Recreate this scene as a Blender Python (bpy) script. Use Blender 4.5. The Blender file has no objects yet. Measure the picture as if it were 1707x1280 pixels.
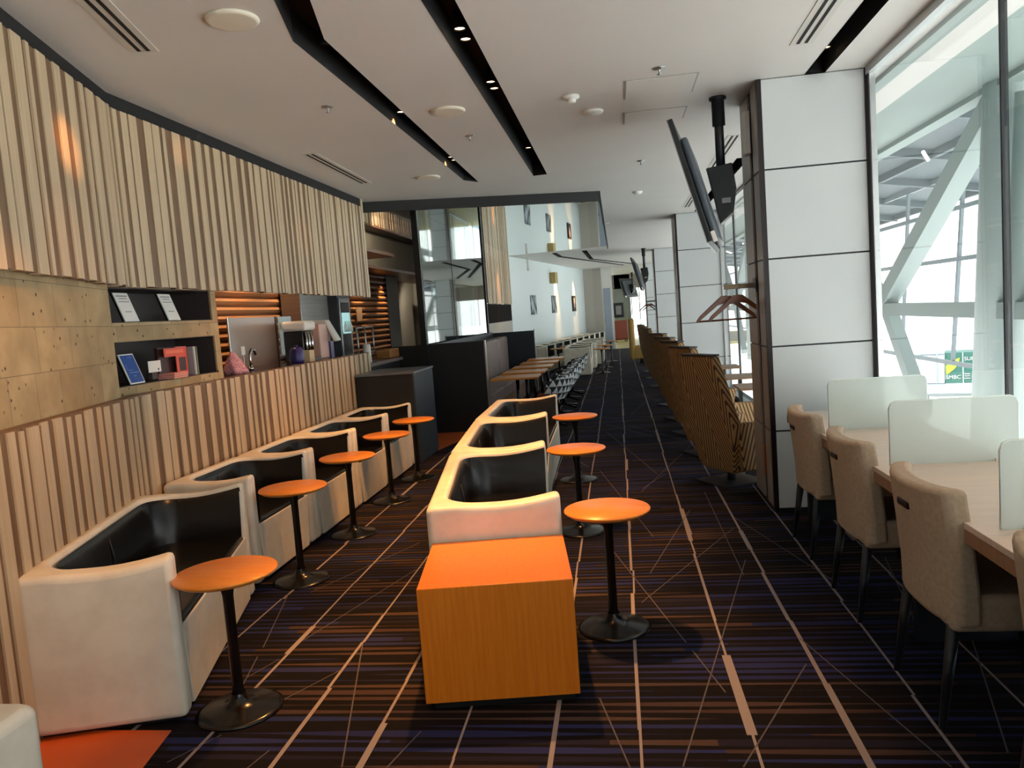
import bpy, bmesh, math, random
from mathutils import Vector, Matrix
random.seed(7)
S = bpy.context.scene
COL = S.collection
R = math.radians
PI = math.pi
def lin(c):
    return tuple(((v/255)/12.92 if v/255 <= .04045 else ((v/255+.055)/1.055)**2.4) for v in c)
# ---------------------------------------------------------------- camera
F = 1290.0
yaw, pitch, roll = R(8.113), R(-5.098), R(-4.252)
fw = Vector((-math.sin(yaw)*math.cos(pitch), math.cos(yaw)*math.cos(pitch), math.sin(pitch)))
r0 = Vector((math.cos(yaw), math.sin(yaw), 0)); u0 = r0.cross(fw)
rr = math.cos(roll)*r0 + math.sin(roll)*u0; uu = -math.sin(roll)*r0 + math.cos(roll)*u0
cd = bpy.data.cameras.new('camera'); cam = bpy.data.objects.new('camera', cd); COL.objects.link(cam)
m = Matrix.Identity(4)
for i in range(3):
    m[i][0] = rr[i]; m[i][1] = uu[i]; m[i][2] = -fw[i]
m[2][3] = 1.5
cam.matrix_world = m
cd.sensor_width = 36; cd.lens = 36*F/1707; cd.clip_start = .05; cd.clip_end = 2000
S.camera = cam
# ---------------------------------------------------------------- world, exposure
vs = S.view_settings
vs.view_transform = 'Standard'; vs.look = 'None'; vs.gamma = 1; vs.use_curve_mapping = False
vs.exposure = -0.06
W = bpy.data.worlds.new('sky'); S.world = W; W.use_nodes = True
wn = W.node_tree.nodes; wl = W.node_tree.links
bg = wn['Background']
tc = wn.new('ShaderNodeTexCoord'); sx = wn.new('ShaderNodeSeparateXYZ'); cr = wn.new('ShaderNodeValToRGB')
wl.new(tc.outputs['Generated'], sx.inputs[0]); wl.new(sx.outputs['Z'], cr.inputs[0]); wl.new(cr.outputs[0], bg.inputs['Color'])
cr.color_ramp.elements[0].position = 0; cr.color_ramp.elements[0].color = (1, .99, .97, 1)
cr.color_ramp.elements[1].position = .6; cr.color_ramp.elements[1].color = (.84, .92, 1, 1)
SKY = 3.6
bg.inputs['Strength'].default_value = SKY
def link(o): COL.objects.link(o); return o
sl = bpy.data.lights.new('sun', 'SUN'); sl.energy = 16; sl.angle = R(1); sl.color = (1, .97, .92)
so = bpy.data.objects.new('sun', sl); COL.objects.link(so); so.rotation_euler = Vector((.75, .25, -1)).to_track_quat('-Z', 'Y').to_euler()
def portal(loc, rot, sx_, sy_):
    l = bpy.data.lights.new('window_portal', 'AREA'); l.shape = 'RECTANGLE'; l.size = sx_; l.size_y = sy_
    l.cycles.is_portal = True
    o = link(bpy.data.objects.new('window_portal', l)); o.location = loc; o.rotation_euler = rot
for y0, y1 in ((-6, 5.45), (6.2, 13), (13.75, 20.7), (21.4, 28.2)):
    portal((1.85, (y0+y1)/2, 1.5), (0, R(90), 0), 3.0, y1-y0)
WARM = (1, .43, .11); WARM2 = (1, .62, .32)
def spot(loc, target, power, angle=50, color=WARM, blend=.6, rad=.03):
    l = bpy.data.lights.new('spot', 'SPOT'); l.energy = power; l.spot_size = R(angle); l.spot_blend = blend
    l.color = color; l.shadow_soft_size = rad
    o = link(bpy.data.objects.new('spot', l)); o.location = loc
    o.rotation_euler = (Vector(target)-Vector(loc)).to_track_quat('-Z', 'Y').to_euler()
# ---------------------------------------------------------------- materials
MATS = {}
def mat(name, col=None, rough=.6, metal=0, spec=.5, srgb=True, **k):
    if name in MATS: return MATS[name]
    m = bpy.data.materials.new(name); m.use_nodes = True
    b = m.node_tree.nodes['Principled BSDF']
    if col is not None:
        b.inputs['Base Color'].default_value = (*(lin(col) if srgb else col), 1)
    b.inputs['Roughness'].default_value = rough; b.inputs['Metallic'].default_value = metal
    b.inputs['Specular IOR Level'].default_value = spec
    for a, v in k.items(): b.inputs[a.replace('_', ' ')].default_value = v
    MATS[name] = m
    return m
def nodes(m): return m.node_tree.nodes, m.node_tree.links, m.node_tree.nodes['Principled BSDF']
def vary(m, c1, c2, scale=(1, 1, 1), nscale=5, detail=3, lo=.35, hi=.65, bump=0, coord='Object'):
    n, l, b = nodes(m)
    t = n.new('ShaderNodeTexCoord'); mp = n.new('ShaderNodeMapping'); mp.inputs['Scale'].default_value = scale
    nz = n.new('ShaderNodeTexNoise'); nz.inputs['Scale'].default_value = nscale; nz.inputs['Detail'].default_value = detail
    r = n.new('ShaderNodeValToRGB'); r.color_ramp.elements[0].position = lo; r.color_ramp.elements[1].position = hi
    r.color_ramp.elements[0].color = (*lin(c1), 1); r.color_ramp.elements[1].color = (*lin(c2), 1)
    l.new(t.outputs[coord], mp.inputs[0]); l.new(mp.outputs[0], nz.inputs['Vector']); l.new(nz.outputs[0], r.inputs[0])
    l.new(r.outputs[0], b.inputs['Base Color'])
    if bump:
        bp = n.new('ShaderNodeBump'); bp.inputs['Strength'].default_value = bump; bp.inputs['Distance'].default_value = .01
        l.new(nz.outputs[0], bp.inputs['Height']); l.new(bp.outputs[0], b.inputs['Normal'])
    return m
white_leather = vary(mat('cream_leather', rough=.42), (214, 206, 190), (226, 219, 204), nscale=9, bump=.05)
black_leather = vary(mat('black_leather', rough=.25, spec=.4), (9, 7, 7), (14, 11, 10), nscale=14, bump=.12)
black = mat('black_paint', (16, 16, 17), .45)
black_gloss = mat('black_gloss', (12, 10, 10), .22)
table_wood = vary(mat('orange_wood', rough=.3), (206, 124, 40), (220, 138, 50), (3, 40, 3), 2.0)
box_wood = vary(mat('orange_box_wood', rough=.34), (216, 118, 22), (228, 130, 32), (26, 26, 1.2), 3.0)
ceil_m = vary(mat('ceiling_paint', rough=.55), (214, 211, 206), (218, 215, 210), nscale=1)
slot_m = mat('slot_black', (10, 10, 12), .8)
slat_l = vary(mat('slat_light', rough=.42), (184, 162, 132), (196, 174, 144), (14, 14, .6), 3, bump=.05)
slat_b = vary(mat('slat_brown', rough=.48), (106, 80, 56), (120, 92, 66), (14, 14, .6), 3, bump=.05)
slat_d = mat('slat_dark', (84, 64, 46), .55)
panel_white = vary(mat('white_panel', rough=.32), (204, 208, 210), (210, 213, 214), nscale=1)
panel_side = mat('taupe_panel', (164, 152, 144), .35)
joint_dark = mat('joint_dark', (38, 42, 46), .5)
bronze = mat('bronze_edge', (34, 24, 26), .35, .3)
metal = mat('brushed_metal', (180, 182, 182), .28, .9)
steel = vary(mat('steel', rough=.32, metal=.85), (150, 148, 146), (166, 164, 162), (1, 1, 40), 2)
chrome = mat('chrome', (210, 210, 210), .12, 1)
cab_black = mat('charcoal_panel', (24, 25, 28), .5)
cab_navy = mat('navy_panel', (34, 42, 52), .45)
mauve = vary(mat('mauve_leather', rough=.5), (122, 104, 102), (134, 116, 112), nscale=10, bump=.1)
beige_fab = vary(mat('beige_fabric', rough=.85), (176, 156, 134), (188, 168, 146), nscale=60, bump=.1)
navy_leg = mat('navy_leg', (22, 28, 40), .4)
desk_m = vary(mat('desk_laminate', rough=.3), (214, 196, 180), (222, 204, 190), (2, 12, 1), 3)
desk_edge = vary(mat('desk_edge_wood', rough=.4), (150, 112, 84), (160, 122, 92), (2, 12, 1), 3)
plastic_w = mat('white_plastic', (225, 224, 218), .4)
plastic_g = mat('grey_plastic', (70, 74, 80), .4)
tv_dark = mat('tv_housing', (30, 34, 38), .38)
tv_grey = mat('tv_back', (78, 84, 92), .4)
screen = mat('tv_screen', (8, 9, 11), .12)
hanger_w = vary(mat('hanger_wood', rough=.35), (112, 62, 38), (132, 76, 48), nscale=20)
purple = mat('purple_enamel', (56, 44, 110), .3)
pinkc = mat('pink_cloth', (212, 160, 166), .8)
paper = mat('paper', (232, 230, 226), .6)
paper_grey = mat('print_grey', (150, 148, 152), .6)
blue_p = mat('blue_print', (44, 82, 160), .4)
blue_l = mat('pale_blue_print', (150, 190, 235), .4)
red_p = mat('red_print', (214, 84, 66), .45)
dark_p = mat('dark_print', (60, 34, 32), .45)
orange_floor = vary(mat('orange_floor', rough=.5), (190, 82, 30), (204, 92, 36), nscale=3)
yellow_floor = vary(mat('yellow_floor', rough=.5), (196, 176, 96), (206, 188, 112), nscale=3)
redbrown = mat('redbrown_leather', (142, 66, 46), .5)
wall_w = mat('white_wall', (214, 224, 226), .6)
wall_g = mat('greige_wall', (176, 170, 160), .7)
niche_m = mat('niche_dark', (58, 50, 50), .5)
bar_top = mat('bar_top', (40, 26, 28), .18)
steel_w = mat('white_steel', (168, 182, 180), .45)
steel_g = mat('grey_steel', (120, 132, 138), .5)
roof_g = mat('canopy_grey', (96, 108, 114), .6)
soffit_m = mat('atrium_soffit', (150, 166, 162), .6)
apron_m = mat('apron_concrete', (226, 228, 224), .9)
sign_g = mat('sign_green', (0, 72, 62), .5)
sign_l = mat('sign_lime', (140, 172, 24), .5)
pale_box = mat('pale_blue_metal', (188, 204, 222), .6)
yel_fab = mat('ochre_fabric', (150, 118, 62), .8)
red_seat = mat('rust_seat', (150, 66, 48), .6)
stonegrey = mat('grey_stone_panel', (128, 124, 110), .6)
walnut = vary(mat('walnut', rough=.4), (104, 70, 46), (124, 84, 58), (1, 1, 14), 2)
copper = mat('copper', (200, 110, 70), .3, .8)
def carpet():
    m = mat('striped_carpet', rough=.95, spec=.15); n, l, b = nodes(m)
    t = n.new('ShaderNodeTexCoord')
    def band(sc, off, det=1.0):
        mp = n.new('ShaderNodeMapping'); mp.inputs['Scale'].default_value = sc; mp.inputs['Location'].default_value = off
        nz = n.new('ShaderNodeTexNoise'); nz.inputs['Scale'].default_value = 1; nz.inputs['Detail'].default_value = det
        l.new(t.outputs['Object'], mp.inputs[0]); l.new(mp.outputs[0], nz.inputs['Vector']); return nz
    # regular cross stripes 5.2 cm apart, widths swelling and tapering along X
    sep = n.new('ShaderNodeSeparateXYZ'); l.new(t.outputs['Object'], sep.inputs[0])
    def M(op, a, bb=None):
        q = n.new('ShaderNodeMath'); q.operation = op
        for i, v in enumerate((a, bb)):
            if v is None: continue
            if isinstance(v, (int, float)): q.inputs[i].default_value = v
            else: l.new(v, q.inputs[i])
        return q.outputs[0]
    row = M('DIVIDE', sep.outputs['Y'], .052)
    saw = M('ABSOLUTE', M('SUBTRACT', M('FRACT', row), .5))
    rowid = M('FLOOR', row)
    cmb = n.new('ShaderNodeCombineXYZ'); l.new(M('MULTIPLY', sep.outputs['X'], 1.1), cmb.inputs[0]); l.new(M('MULTIPLY', rowid, 3.17), cmb.inputs[1])
    nz = n.new('ShaderNodeTexNoise'); nz.inputs['Scale'].default_value = 1; nz.inputs['Detail'].default_value = 0
    l.new(cmb.outputs[0], nz.inputs['Vector'])
    wid = M('MULTIPLY', M('SUBTRACT', nz.outputs[0], .33), 1.0)
    mask = M('LESS_THAN', saw, wid)
    cmb2 = n.new('ShaderNodeCombineXYZ'); l.new(M('MULTIPLY', sep.outputs['X'], .16), cmb2.inputs[0]); l.new(M('MULTIPLY', rowid, .61), cmb2.inputs[1])
    nz2 = n.new('ShaderNodeTexNoise'); nz2.inputs['Scale'].default_value = 1; nz2.inputs['Detail'].default_value = 2
    l.new(cmb2.outputs[0], nz2.inputs['Vector'])
    r = n.new('ShaderNodeValToRGB'); r.color_ramp.interpolation = 'CONSTANT'
    e = r.color_ramp.elements; e[0].position = 0; e[0].color = (*lin((34, 38, 78)), 1)
    e[1].position = .40; e[1].color = (*lin((66, 50, 46)), 1)
    for p, c in ((.47, (38, 42, 84)), (.53, (32, 28, 42)), (.58, (72, 56, 50)), (.64, (34, 42, 80))):
        q = e.new(p); q.color = (*lin(c), 1)
    l.new(nz2.outputs[0], r.inputs[0])
    bs = n.new('ShaderNodeValToRGB'); bs.color_ramp.elements[0].color = (*lin((14, 13, 18)), 1); bs.color_ramp.elements[1].color = (*lin((18, 13, 15)), 1)
    l.new(nz2.outputs[0], bs.inputs[0])
    mx = n.new('ShaderNodeMixRGB'); l.new(mask, mx.inputs[0]); l.new(bs.outputs[0], mx.inputs[1]); l.new(r.outputs[0], mx.inputs[2])
    fz = band((260, 260, 1), (0, 0, 0), 2)
    hv = n.new('ShaderNodeMixRGB'); hv.blend_type = 'MULTIPLY'; hv.inputs[0].default_value = .5
    l.new(mx.outputs[0], hv.inputs[1]); l.new(fz.outputs[0], hv.inputs[2])
    gm = n.new('ShaderNodeMixRGB'); gm.blend_type = 'MULTIPLY'; gm.inputs[0].default_value = 1; gm.inputs[2].default_value = (1.25, 1.25, 1.25, 1)
    l.new(hv.outputs[0], gm.inputs[1]); l.new(gm.outputs[0], b.inputs['Base Color'])
    return m
carpet_m = carpet()
line_m = mat('carpet_line', (140, 130, 128), .9, spec=.2)
thin_m = mat('carpet_thin_line', (90, 86, 90), .9, spec=.2)
def stone():
    m = mat('pitted_stone', rough=.6); n, l, b = nodes(m)
    t = n.new('ShaderNodeTexCoord'); sep = n.new('ShaderNodeSeparateXYZ'); l.new(t.outputs['Object'], sep.inputs[0])
    c = n.new('ShaderNodeCombineXYZ'); l.new(sep.outputs['Y'], c.inputs[0]); l.new(sep.outputs['Z'], c.inputs[1])
    br = n.new('ShaderNodeTexBrick'); br.inputs['Scale'].default_value = 1; br.inputs['Brick Width'].default_value = .34
    br.inputs['Row Height'].default_value = .20; br.inputs['Mortar Size'].default_value = .002; br.offset = .37; br.squash = .7; br.squash_frequency = 3
    br.inputs['Color1'].default_value = (*lin((164, 140, 102)), 1); br.inputs['Color2'].default_value = (*lin((184, 162, 122)), 1)
    br.inputs['Mortar'].default_value = (*lin((128, 112, 84)), 1)
    l.new(c.outputs[0], br.inputs['Vector'])
    v = n.new('ShaderNodeTexVoronoi'); v.inputs['Scale'].default_value = 17; l.new(t.outputs['Object'], v.inputs['Vector'])
    r = n.new('ShaderNodeValToRGB'); r.color_ramp.elements[0].position = .10; r.color_ramp.elements[0].color = (.12, .09, .06, 1); r.color_ramp.elements[1].position = .17; r.color_ramp.elements[1].color = (1, 1, 1, 1)
    l.new(v.outputs['Distance'], r.inputs[0])
    nz = n.new('ShaderNodeTexNoise'); nz.inputs['Scale'].default_value = 7; nz.inputs['Detail'].default_value = 6; l.new(t.outputs['Object'], nz.inputs['Vector'])
    r3 = n.new('ShaderNodeValToRGB'); r3.color_ramp.elements[0].position = .45; r3.color_ramp.elements[0].color = (1, 1, 1, 1); r3.color_ramp.elements[1].position = .5; r3.color_ramp.elements[1].color = (0, 0, 0, 1)
    l.new(nz.outputs[0], r3.inputs[0])
    pm = n.new('ShaderNodeMixRGB'); pm.blend_type = 'LIGHTEN'; pm.inputs[0].default_value = 1; l.new(r.outputs[0], pm.inputs[1]); l.new(r3.outputs[0], pm.inputs[2])
    r2 = n.new('ShaderNodeValToRGB'); r2.color_ramp.elements[0].position = .3; r2.color_ramp.elements[0].color = (.72, .7, .66, 1); r2.color_ramp.elements[1].position = .7; r2.color_ramp.elements[1].color = (1, 1, 1, 1)
    l.new(nz.outputs[0], r2.inputs[0])
    a = n.new('ShaderNodeMixRGB'); a.blend_type = 'MULTIPLY'; a.inputs[0].default_value = 1; l.new(br.outputs[0], a.inputs[1]); l.new(pm.outputs[0], a.inputs[2])
    a2 = n.new('ShaderNodeMixRGB'); a2.blend_type = 'MULTIPLY'; a2.inputs[0].default_value = 1; l.new(a.outputs[0], a2.inputs[1]); l.new(r2.outputs[0], a2.inputs[2])
    l.new(a2.outputs[0], b.inputs['Base Color'])
    return m
stone_m = stone()
def herring(name='herringbone_fabric', c1=(78, 54, 34), c2=(176, 136, 90)):
    m = mat(name, rough=.8); n, l, b = nodes(m)
    t = n.new('ShaderNodeTexCoord'); sep = n.new('ShaderNodeSeparateXYZ'); l.new(t.outputs['Object'], sep.inputs[0])
    def M(op, a, bb=None):
        q = n.new('ShaderNodeMath'); q.operation = op
        for i, v in enumerate((a, bb)):
            if v is None: continue
            if isinstance(v, (int, float)): q.inputs[i].default_value = v
            else: l.new(v, q.inputs[i])
        return q.outputs[0]
    u = M('ADD', sep.outputs['Y'], M('MULTIPLY', sep.outputs['X'], .9))
    zig = M('ABSOLUTE', M('SUBTRACT', M('FRACT', M('DIVIDE', u, .42)), .5))
    s = M('ADD', M('MULTIPLY', sep.outputs['Z'], 9), M('MULTIPLY', zig, 13))
    f = M('FRACT', s)
    r = n.new('ShaderNodeValToRGB'); r.color_ramp.interpolation = 'CONSTANT'; e = r.color_ramp.elements
    e[0].color = (*lin(c1), 1); e[1].position = .4; e[1].color = (*lin(c2), 1)
    l.new(f, r.inputs[0]); l.new(r.outputs[0], b.inputs['Base Color'])
    return m
herr_m = herring()
def tri_fabric():
    m = mat('triangle_fabric', rough=.8); n, l, b = nodes(m)
    t = n.new('ShaderNodeTexCoord'); sep = n.new('ShaderNodeSeparateXYZ'); l.new(t.outputs['Object'], sep.inputs[0])
    def M(op, a, bb=None):
        q = n.new('ShaderNodeMath'); q.operation = op
        for i, v in enumerate((a, bb)):
            if v is None: continue
            if isinstance(v, (int, float)): q.inputs[i].default_value = v
            else: l.new(v, q.inputs[i])
        return q.outputs[0]
    u = M('DIVIDE', M('ADD', sep.outputs['Y'], M('MULTIPLY', sep.outputs['X'], .8)), .09); v = M('DIVIDE', sep.outputs['Z'], .09)
    fu = M('ABSOLUTE', M('SUBTRACT', M('FRACT', M('ADD', u, M('MULTIPLY', M('FLOOR', v), .5))), .5)); fv = M('FRACT', v)
    mk = M('LESS_THAN', M('MULTIPLY', fu, 2), M('SUBTRACT', 1, fv))
    mx = n.new('ShaderNodeMixRGB'); l.new(mk, mx.inputs[0]); mx.inputs[1].default_value = (*lin((34, 40, 48)), 1); mx.inputs[2].default_value = (*lin((226, 232, 234)), 1)
    l.new(mx.outputs[0], b.inputs['Base Color']); return m
tri_m = tri_fabric()
def glass(name, tint=(.93, .943, .937), refl=.9, rough=0.0):
    m = bpy.data.materials.new(name); m.use_nodes = True; n = m.node_tree.nodes; l = m.node_tree.links; n.clear()
    o = n.new('ShaderNodeOutputMaterial'); mx = n.new('ShaderNodeMixShader'); t = n.new('ShaderNodeBsdfTransparent'); g = n.new('ShaderNodeBsdfGlossy')
    t.inputs[0].default_value = (*tint, 1); g.inputs['Roughness'].default_value = rough
    lw = n.new('ShaderNodeLayerWeight'); lw.inputs['Blend'].default_value = .5
    pw = n.new('ShaderNodeMath'); pw.operation = 'POWER'; pw.inputs[1].default_value = 4.5
    q = n.new('ShaderNodeMath'); q.operation = 'MULTIPLY_ADD'; q.inputs[1].default_value = refl*.55; q.inputs[2].default_value = .03
    l.new(lw.outputs['Facing'], pw.inputs[0]); l.new(pw.outputs[0], q.inputs[0]); l.new(q.outputs[0], mx.inputs[0]); l.new(t.outputs[0], mx.inputs[1]); l.new(g.outputs[0], mx.inputs[2]); l.new(mx.outputs[0], o.inputs[0])
    return m
glass_m = glass('window_glass', refl=1.3)
glass_clear = glass('clear_glass', (.93, .97, .97), .8)
def frost():
    m = bpy.data.materials.new('frosted_acrylic'); m.use_nodes = True; n = m.node_tree.nodes; l = m.node_tree.links; n.clear()
    o = n.new('ShaderNodeOutputMaterial'); a = n.new('ShaderNodeMixShader'); b_ = n.new('ShaderNodeMixShader')
    t = n.new('ShaderNodeBsdfTransparent'); t.inputs[0].default_value = (.92, .97, .96, 1)
    d = n.new('ShaderNodeBsdfDiffuse'); d.inputs[0].default_value = (.80, .85, .83, 1)
    tr = n.new('ShaderNodeBsdfTranslucent'); tr.inputs[0].default_value = (.80, .87, .85, 1)
    a.inputs[0].default_value = .5; l.new(d.outputs[0], a.inputs[1]); l.new(tr.outputs[0], a.inputs[2])
    b_.inputs[0].default_value = .80; l.new(t.outputs[0], b_.inputs[1]); l.new(a.outputs[0], b_.inputs[2]); l.new(b_.outputs[0], o.inputs[0])
    return m
frost_m = frost()
mirror_m = mat('mirror', (206, 214, 212), .02, 1.0)
mirror_dark = mat('smoked_mirror', (104, 114, 112), .03, 1.0)
def emit(name, c, s):
    m = bpy.data.materials.new(name); m.use_nodes = True; b = m.node_tree.nodes['Principled BSDF']
    b.inputs['Base Color'].default_value = (*c, 1); b.inputs['Emission Color'].default_value = (*c, 1); b.inputs['Emission Strength'].default_value = s
    return m
lamp_on = emit('lamp_lit', (1, .72, .38), 6)
lamp_cool = emit('lamp_cool', (1, .93, .8), 5)
fridge_lit = emit('fridge_lit', (.45, .75, .74), .55)
# ---------------------------------------------------------------- mesh builder
class MB:
    def __init__(s): s.bm = bmesh.new(); s.m = 0
    def _t(s, vs, M_):
        if M_ is not None:
            for v in vs: v.co = M_ @ v.co
    def face(s, pts):
        f = s.bm.faces.new([s.bm.verts.new(p) for p in pts]); f.material_index = s.m; return f
    def box(s, x0, x1, y0, y1, z0, z1, M_=None, m=None):
        m = s.m if m is None else m
        v = [s.bm.verts.new((x, y, z)) for z in (z0, z1) for y in (y0, y1) for x in (x0, x1)]
        for q in ((0, 2, 3, 1), (4, 5, 7, 6), (0, 1, 5, 4), (1, 3, 7, 5), (3, 2, 6, 7), (2, 0, 4, 6)):
            f = s.bm.faces.new([v[i] for i in q]); f.material_index = m
        s._t(v, M_); return s
    def prism(s, poly, a0, a1, axis='z', M_=None, m=None):
        m = s.m if m is None else m
        def P(p, a):
            return {'z': (p[0], p[1], a), 'x': (a, p[0], p[1]), 'y': (p[0], a, p[1])}[axis]
        A = [s.bm.verts.new(P(p, a0)) for p in poly]; B = [s.bm.verts.new(P(p, a1)) for p in poly]
        fs = [s.bm.faces.new(A[::-1]), s.bm.faces.new(B)]
        k = len(poly)
        for i in range(k): fs.append(s.bm.faces.new((A[i], A[(i+1) % k], B[(i+1) % k], B[i])))
        for f in fs: f.material_index = m
        s._t(A+B, M_); return s
    def lathe(s, prof, n=32, c=(0, 0, 0), M_=None, m=None):
        m = s.m if m is None else m
        rings = []
        for r_, z_ in prof:
            if r_ < 1e-5: rings.append([s.bm.verts.new((c[0], c[1], c[2]+z_))])
            else: rings.append([s.bm.verts.new((c[0]+r_*math.cos(2*PI*i/n), c[1]+r_*math.sin(2*PI*i/n), c[2]+z_)) for i in range(n)])
        for a, b in zip(rings, rings[1:]):
            for i in range(n):
                j = (i+1) % n
                if len(a) == 1 and len(b) == 1: continue
                if len(a) == 1: f = s.bm.faces.new((a[0], b[j], b[i]))
                elif len(b) == 1: f = s.bm.faces.new((a[i], a[j], b[0]))
                else: f = s.bm.faces.new((a[i], a[j], b[j], b[i]))
                f.material_index = m; f.smooth = True
        s._t([v for q in rings for v in q], M_); return s
    def tube(s, pts, r, n=10, m=None, r2=None):
        m = s.m if m is None else m
        pts = [Vector(p) for p in pts]; rings = []
        up = Vector((0, 0, 1))
        for i, p in enumerate(pts):
            d = (pts[min(i+1, len(pts)-1)]-pts[max(i-1, 0)]).normalized()
            a = d.cross(up)
            if a.length < 1e-3: a = d.cross(Vector((1, 0, 0)))
            a.normalize(); b = d.cross(a)
            rad = r if r2 is None else r+(r2-r)*i/(len(pts)-1)
            rings.append([s.bm.verts.new(p+rad*(math.cos(2*PI*k/n)*a+math.sin(2*PI*k/n)*b)) for k in range(n)])
        for a, b in zip(rings, rings[1:]):
            for k in range(n):
                f = s.bm.faces.new((a[k], a[(k+1) % n], b[(k+1) % n], b[k])); f.material_index = m; f.smooth = True
        for q in (rings[0][::-1], rings[-1]):
            f = s.bm.faces.new(q); f.material_index = m
        return s
    def grid(s, rows, m=None, closed=False):
        m = s.m if m is None else m
        V_ = [[s.bm.verts.new(p) for p in r_] for r_ in rows]
        for a, b in zip(V_, V_[1:]):
            k = len(a)
            for i in range(k if closed else k-1):
                f = s.bm.faces.new((a[i], a[(i+1) % k], b[(i+1) % k], b[i])); f.material_index = m; f.smooth = True
        return V_
    def build(s, name, mats, parent=None, bevel=0, seg=3, smooth=None, loc=None, rotz=0, matrix=None, subsurf=0):
        bmesh.ops.recalc_face_normals(s.bm, faces=s.bm.faces)
        me = bpy.data.meshes.new(name); s.bm.to_mesh(me); s.bm.free()
        for q in (mats if isinstance(mats, (list, tuple)) else [mats]): me.materials.append(q)
        o = link(bpy.data.objects.new(name, me))
        if parent is not None: o.parent = parent
        if matrix is not None: o.matrix_local = matrix
        elif loc is not None: o.location = loc; o.rotation_euler = (0, 0, rotz)
        if bevel:
            if smooth is None: smooth = True
            b = o.modifiers.new('bevel', 'BEVEL'); b.width = bevel; b.segments = seg; b.limit_method = 'ANGLE'; b.angle_limit = R(40)
            b.harden_normals = False
        if subsurf:
            q = o.modifiers.new('sub', 'SUBSURF'); q.levels = subsurf; q.render_levels = subsurf
        if smooth:
            for p in me.polygons: p.use_smooth = True
            me.set_sharp_from_angle(angle=R(50))
        return o
def bxm(*a, **k): return MB().box(*a, **k)
def tag(o, label, cat, group=None, kind=None):
    o['label'] = label; o['category'] = cat
    if group: o['group'] = group
    if kind: o['kind'] = kind
    return o
def thing(name, label, cat, loc=(0, 0, 0), rotz=0, group=None):
    o = link(bpy.data.objects.new(name, None)); o.location = loc; o.rotation_euler = (0, 0, rotz); o.empty_display_size = .1
    return tag(o, label, cat, group)
def struct(name, mb, mats, **k):
    o = mb.build(name, mats, **k); o['kind'] = 'structure'; return o
def dup(root, loc=None, rotz=None, label=None, group=None):
    r_ = root.copy(); link(r_)
    if loc is not None: r_.location = loc
    if rotz is not None: r_.rotation_euler = (0, 0, rotz)
    if label: r_['label'] = label
    if group: r_['group'] = group
    for ch in list(root.children):
        c = ch.copy(); link(c); c.parent = r_
        for g in list(ch.children):
            d = g.copy(); link(d); d.parent = c
    return r_
CE = 2.93
# ================================================================ SETTING
# ---- floor: carpet, laid-in orange and yellow areas, woven lines
fb = MB()
fb.box(-6, 1.8, -6, 28.2, -.1, 0, m=0)
fb.box(-6, 9, 28.2, 37, -.1, 0, m=4)
def fquad(p, q, w, m_, z_=.0012):
    p = Vector(p); q = Vector(q); d = (q-p).normalized(); nrm = Vector((-d.y, d.x))*w/2
    fb.m = m_; fb.face([(p.x-nrm.x, p.y-nrm.y, z_), (q.x-nrm.x, q.y-nrm.y, z_), (q.x+nrm.x, q.y+nrm.y, z_), (p.x+nrm.x, p.y+nrm.y, z_)])
rl = random.Random(3)
for k, x in enumerate((-1.97, -1.63, -1.29, -.975, -.65, -.32, -.01, .37, .70, .99, 1.33, 1.6)):
    y = .3
    while y < 28.1:
        L_ = rl.uniform(.25, 1.1); w = rl.choice((.009, .010, .012, .014, .018, .026))
        y2 = min(y+L_, 28.1); dx = rl.uniform(-.006, .006)
        fquad((x+dx, y), (x+dx+rl.uniform(-.004, .004), y2), w, 1); y = y2
fquad((.37, 2.62), (.365, 3.24), .036, 1, .0016)
fquad((.375, 5.0), (.372, 5.65), .03, 1, .0016)
TH = [(0.09,4.28,0.43,5.61),(0.03,3.85,0.67,5.12),(-0.16,4.88,0.21,3.37),(0.23,3.29,0.32,2.92),(0.64,4.47,0.12,2.43),(-0.16,2.88,-0.05,2.42),(0.67,3.15,0.31,2.43),(0.71,5.36,1.04,4.04),(0.70,3.40,0.94,2.44),(-1.46,2.86,-1.30,3.14),(-1.61,3.45,-1.31,4.46),(-1.29,3.40,-1.03,2.41),(-1.97,4.10,-1.78,3.38),(-1.76,3.28,-1.69,2.99),(-1.71,3.07,-1.64,3.25),(-0.87,2.41,-0.81,2.64),(-1.69,2.43,-1.58,2.61),(-1.84,4.11,-1.43,5.02),(-1.37,2.40,-1.34,2.51),(-0.25,7.11,0.14,4.98),(0.11,6.33,0.33,6.86),(0.10,6.22,0.75,8.44),(-0.22,9.37,0.26,6.87),(0.59,6.14,0.59,4.21),(1.40,3.40,1.14,2.52),(1.39,4.44,1.20,3.38)]
for a in TH: fquad(a[:2], a[2:], .0055, 2, .0020)
for i in range(46):
    x = rl.uniform(-1.6, 1.3); y = rl.uniform(7, 20); a = rl.choice((-1, 1))*rl.uniform(.15, .6); L_ = rl.uniform(.8, 2.5)
    fquad((x, y), (x+L_*math.sin(a), y+L_*math.cos(a)), .006, 2, .0020)
def fpoly(pts, m_, z_=.003): fb.m = m_; fb.face([(x, y, z_) for x, y in pts])
fpoly([(-3.5, .3), (-1.42, .3), (-1.80, 2.64), (-3.5, 2.64)], 3)
fpoly([(-3.6, 8.65), (-2.15, 8.65), (-1.95, 9.55), (-1.95, 10.05), (-3.6, 10.05)], 3)
struct('floor', fb, [carpet_m, line_m, thin_m, orange_floor, yellow_floor])
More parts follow.
